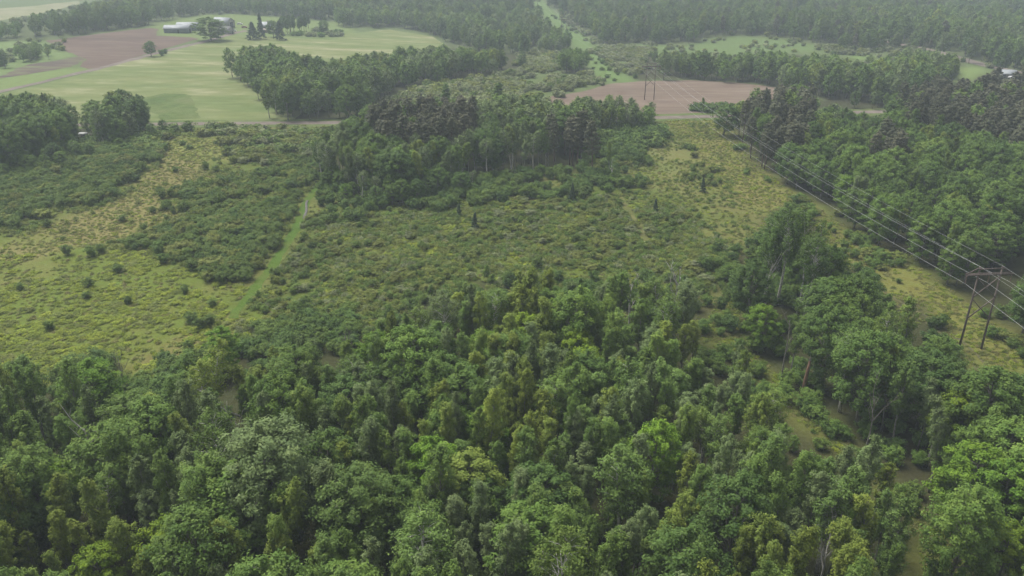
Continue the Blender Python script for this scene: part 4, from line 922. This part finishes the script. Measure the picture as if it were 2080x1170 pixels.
def wire(off, h, rad, sag, name, label):
    ys = [-95.0] + PY + [980.0]; pts = []
    ca_, sa_ = math.cos(math.atan(.088)), math.sin(math.atan(.088))
    for a, b in zip(ys[:-1], ys[1:]):
        n = 40; t = np.linspace(0, 1, n, endpoint=(b == ys[-1]))
        yy = a + (b - a) * t; xx = LINE(yy)
        za = float(terrain(LINE(a), a)) + h; zb = float(terrain(LINE(b), b)) + h
        sg = sag * ((b - a) / 230) ** 2
        pts.append(np.c_[xx + off * ca_, yy + off * sa_, za + (zb - za) * t - 4 * sg * t * (1 - t)])
    w = MB(); w.tube(np.concatenate(pts), rad, 5, cap=False); tag(w.build(name, M['wire'], None), label, 'wire', 'wires of the power line')
wire(-3.95, ARM_Z - 1.55, .017, 3.6, 'power_wire', 'lowest pale conductor, meadow side of the power line')
wire(0, ARM_Z - 1.55, .017, 3.6, 'power_wire', 'middle conductor hanging between the two pylon poles')
wire(3.95, ARM_Z - 1.55, .017, 3.6, 'power_wire', 'conductor on the wooded side of the power line')
wire(-1.95, PH, .011, 2.4, 'earth_wire', 'thin top wire on the meadow-side pole tops'); wire(1.95, PH, .011, 2.4, 'earth_wire', 'thin top wire on the woodland-side pole tops')

# ------------------------------------------------------------------ farm
M['metal_wall'] = plain('pale_blue_siding', (.15, .175, .205), .6, (.19, .215, .24), .8)
M['metal_roof'] = plain('galvanised_roof', (.20, .22, .24), .5, (.27, .285, .30), .6)
M['white_wall'] = plain('weathered_white_boards', (.29, .285, .28), .7, (.36, .355, .35), .8)
M['grey_roof'] = plain('grey_shingle_roof', (.17, .165, .17), .8, (.22, .215, .22), .7)
M['dark'] = plain('dark_opening', (.02, .02, .022), .7)
M['glass'] = plain('window_glass', (.05, .06, .07), .1)
M['wood_wall'] = plain('unpainted_boards', (.22, .17, .15), .85, (.32, .27, .24), 1)
M['car_white'] = plain('white_car_paint', (.55, .55, .55), .3); M['car_red'] = plain('dark_red_car_paint', (.18, .04, .04), .3); M['tyre'] = plain('tyre_rubber', (.02, .02, .02), .8)
def house(px, py, L, W_, Hw, Hr, rz, wall, roof, label, cat, name, doors=(), wins=(), chimney=False):
    """gabled building: long side L along local x; doors/windows as (face, pos, width, sill, height)"""
    x, y = at(px, py); z = float(terrain(x, y)); e = empty(name, (x, y, z - .1), rz)
    w = MB(); l, d = L / 2, W_ / 2
    V = [(-l, -d, 0), (l, -d, 0), (l, d, 0), (-l, d, 0), (-l, -d, Hw), (l, -d, Hw), (l, d, Hw), (-l, d, Hw), (-l, 0, Hw + Hr), (l, 0, Hw + Hr)]
    w.add(V, [[0, 1, 5, 4], [2, 3, 7, 6], [0, 3, 2, 1], [1, 2, 6, 5], [3, 0, 4, 7]]); w.F3.append(np.array([[5, 6, 9], [7, 4, 8]])); w.build('wall', wall, e)
    ro = MB(); o = .45; k = Hr / d; th = .14
    for s in (-1, 1):
        a = np.array([(-l - o, s * (d + o), Hw - k * o + .06), (l + o, s * (d + o), Hw - k * o + .06), (l + o, 0, Hw + Hr + .06), (-l - o, 0, Hw + Hr + .06)])
        v = np.concatenate([a, a + [0, 0, th]])
        ro.add(v, [[0, 1, 2, 3], [4, 5, 6, 7], [0, 1, 5, 4], [1, 2, 6, 5], [2, 3, 7, 6], [3, 0, 4, 7]])
    rf = ro.build('roof', roof, e)
    if chimney: c = MB(); c.box((l * .3, .3, Hw + Hr + .4), (.7, .7, 1.4)); c.build('chimney', M['wood_wall'], rf)
    def opening(nm, mat, face, pos, wd, sill, ht):
        m = MB()
        if face == 'front': m.box((pos, -d - .03, sill + ht / 2), (wd, .1, ht))
        elif face == 'right': m.box((l + .03, pos, sill + ht / 2), (.1, wd, ht))
        elif face == 'left': m.box((-l - .03, pos, sill + ht / 2), (.1, wd, ht))
        return m.build(nm, mat, e)
    for q in doors: opening('door', M['dark'], *q)
    for q in wins: opening('window', M['glass'], *q)
    return tag(e, label, cat)
house(362, 66, 16.5, 8, 3.2, 1.7, .06, M['metal_wall'], M['metal_roof'], 'long low pale-blue metal shed at the edge of the ploughed field', 'shed', 'metal_shed', doors=[('front', 1.5, 1.0, 0, 2.1), ('right', 0, 3, 0, 2.6)])
house(383, 61, 14, 8, 3.4, 1.9, .06, M['metal_wall'], M['metal_roof'], 'second metal shed half behind the farmyard tree', 'shed', 'metal_shed', doors=[('front', -2.0, 1.0, 0, 2.1)])
house(455, 55, 14, 8.6, 4.2, 2.6, -.42, M['white_wall'], M['metal_roof'], 'tall white barn with a dark doorway in its gable', 'barn', 'barn', doors=[('right', .6, 3.0, 0, 3.8)])
house(459, 68, 9, 7, 2.6, 2.2, -.35, M['white_wall'], M['grey_roof'], 'small white outbuilding with a pale roof below the barn', 'outbuilding', 'outbuilding', doors=[('right', 1.2, 1, 0, 2)], wins=[('front', 2.2, 1.1, 1, 1.1)])
house(541, 60, 9, 7, 3.0, 2.4, .1, M['white_wall'], M['metal_roof'], 'white farmhouse with a pale roof behind the spruces', 'house', 'farmhouse', doors=[('front', 3.0, 1, 0, 2.1)], wins=[('front', 0, 1.2, 1, 1.2), ('front', -3.0, 1.2, 1, 1.2)], chimney=True)
house(537, 66, 7, 3, 2.0, .7, 0, M['wood_wall'], M['wood_wall'], 'low brown lean-to in front of the farmhouse', 'shed', 'wood_shed', doors=[('front', 0, 1, 0, 1.8)])
house(2046, 158, 6, 5, 2.4, 1.5, -.35, M['white_wall'], M['metal_roof'], 'white house with a pale roof beyond the pines at the picture edge', 'house', 'house', doors=[('front', 1, 1, 0, 2.1)], wins=[('front', -2, 1.2, 1, 1.1), ('front', 2.6, 1, 1, 1.1)])
house(172, 280, 2.0, 1.8, 1.7, .22, .15, M['wood_wall'], M['car_white'], 'small hut with a white roof among the roadside trees', 'hut', 'hut', doors=[('front', .4, .7, 0, 1.5)])
def car(px, py, rz, paint_, label):
    x, y = at(px, py); e = empty('parked_car', (x, y, float(terrain(x, y))), rz)
    b = MB(); prof = [(-2.2, .35), (2.2, .35), (2.25, .8), (1.25, .95), (.7, 1.45), (-1.2, 1.5), (-2.0, 1.0), (-2.25, .85)]
    n = len(prof); V = [(a, s * .86, c) for s in (-1, 1) for a, c in prof]
    F = [[i, (i + 1) % n, n + (i + 1) % n, n + i] for i in range(n)]
    b.add(V, F); tri = [[0, i, i + 1] for i in range(1, n - 1)]; b.F3.append(np.array(tri)); b.F3.append(np.array([[n + a, n + c, n + bb] for a, bb, c in tri])); b.build('body', paint_, e)
    for s in (-1, 1):
        g = MB(); g.box((-.25, s * .87, 1.2), (1.6, .04, .36)); g.build('window', M['glass'], e)
        for xx in (-1.4, 1.4):
            w = MB(); w.tube([(xx, s * .74, .33), (xx, s * .9, .33)], .33, 10); w.build('wheel', M['tyre'], e)
    tag(e, label, 'car')
car(474, 64, .3, M['car_white'], 'white car parked beside the small outbuilding'); car(455, 69.5, .25, M['car_white'], 'white car parked under the farmyard tree')
car(487, 50, .05, M['car_white'], 'white vehicle parked on the grass beyond the barn'); car(497, 57, .1, M['car_red'], 'dark red vehicle parked near the spruces')
car(2056, 160, .2, M['car_white'], 'white car parked in front of the house beyond the pines'); car(2066, 158, .2, M['car_white'], 'white car parked beside the other at the house beyond the pines')

# ------------------------------------------------------------------ boardwalk on the mown path
bw = px2w([(617, 445), (620, 437), (622.5, 430), (622.5, 420), (622, 414), (625, 408)])
e = empty('boardwalk', (bw[0][0], bw[0][1], 0)); q = np.random.default_rng(8)
P = []
for a, b in zip(bw[:-1], bw[1:]):
    L = np.linalg.norm(b - a); n = max(1, int(L / .45))
    for k in range(n): P.append((a + (b - a) * (k + .5) / n, math.atan2(b[1] - a[1], b[0] - a[0])))
PLK = MB(); PLK.box((0, 0, 0), (.38, .6, .05)); V, F = PLK.get(); pm = mesh('plank', V, F, [plain('weathered_plank', (.11, .105, .095), .9, (.19, .18, .17), 2)])
for c, a in P:
    o = bpy.data.objects.new('plank', pm); COL.objects.link(o); o.parent = e; o.location = (c[0] - bw[0][0], c[1] - bw[0][1], .22 + q.normal() * .012); o.rotation_euler = (q.normal() * .03, 0, a + q.normal() * .05)
tag(e, 'weathered grey boardwalk of planks on the mown path', 'boardwalk')
# two white marker stakes in the meadow
for px, py, lab in ((1098, 445, 'thin white stake standing in the meadow, farther of two'), (1061, 468, 'thin white stake standing in the meadow, nearer of two')):
    x, y = at(px, py); m = MB(); m.tube([(0, 0, -.2), (.02, 0, .8), (.03, 0, 1.5)], [.05, .05, .045], 6); o = m.build('stake', M['car_white'], None, loc=(x, y, 0)); tag(o, lab, 'stake')

# ------------------------------------------------------------------ haze: damp air over the whole place
HZ = MB(); HZ.box((0, 2000, 34), (12400, 10600, 88))
m, n, out = newmat('damp_air'); pv = nd(n, 'ShaderNodeVolumePrincipled'); pv.inputs['Color'].default_value = (.72, .82, .95, 1)
pv.inputs['Density'].default_value = .00036; pv.inputs['Anisotropy'].default_value = .0
n.links.new(pv.outputs[0], out.inputs['Volume'])
tag(HZ.build('haze', m), 'thin grey haze that pales the far woods', None, kind='stuff')
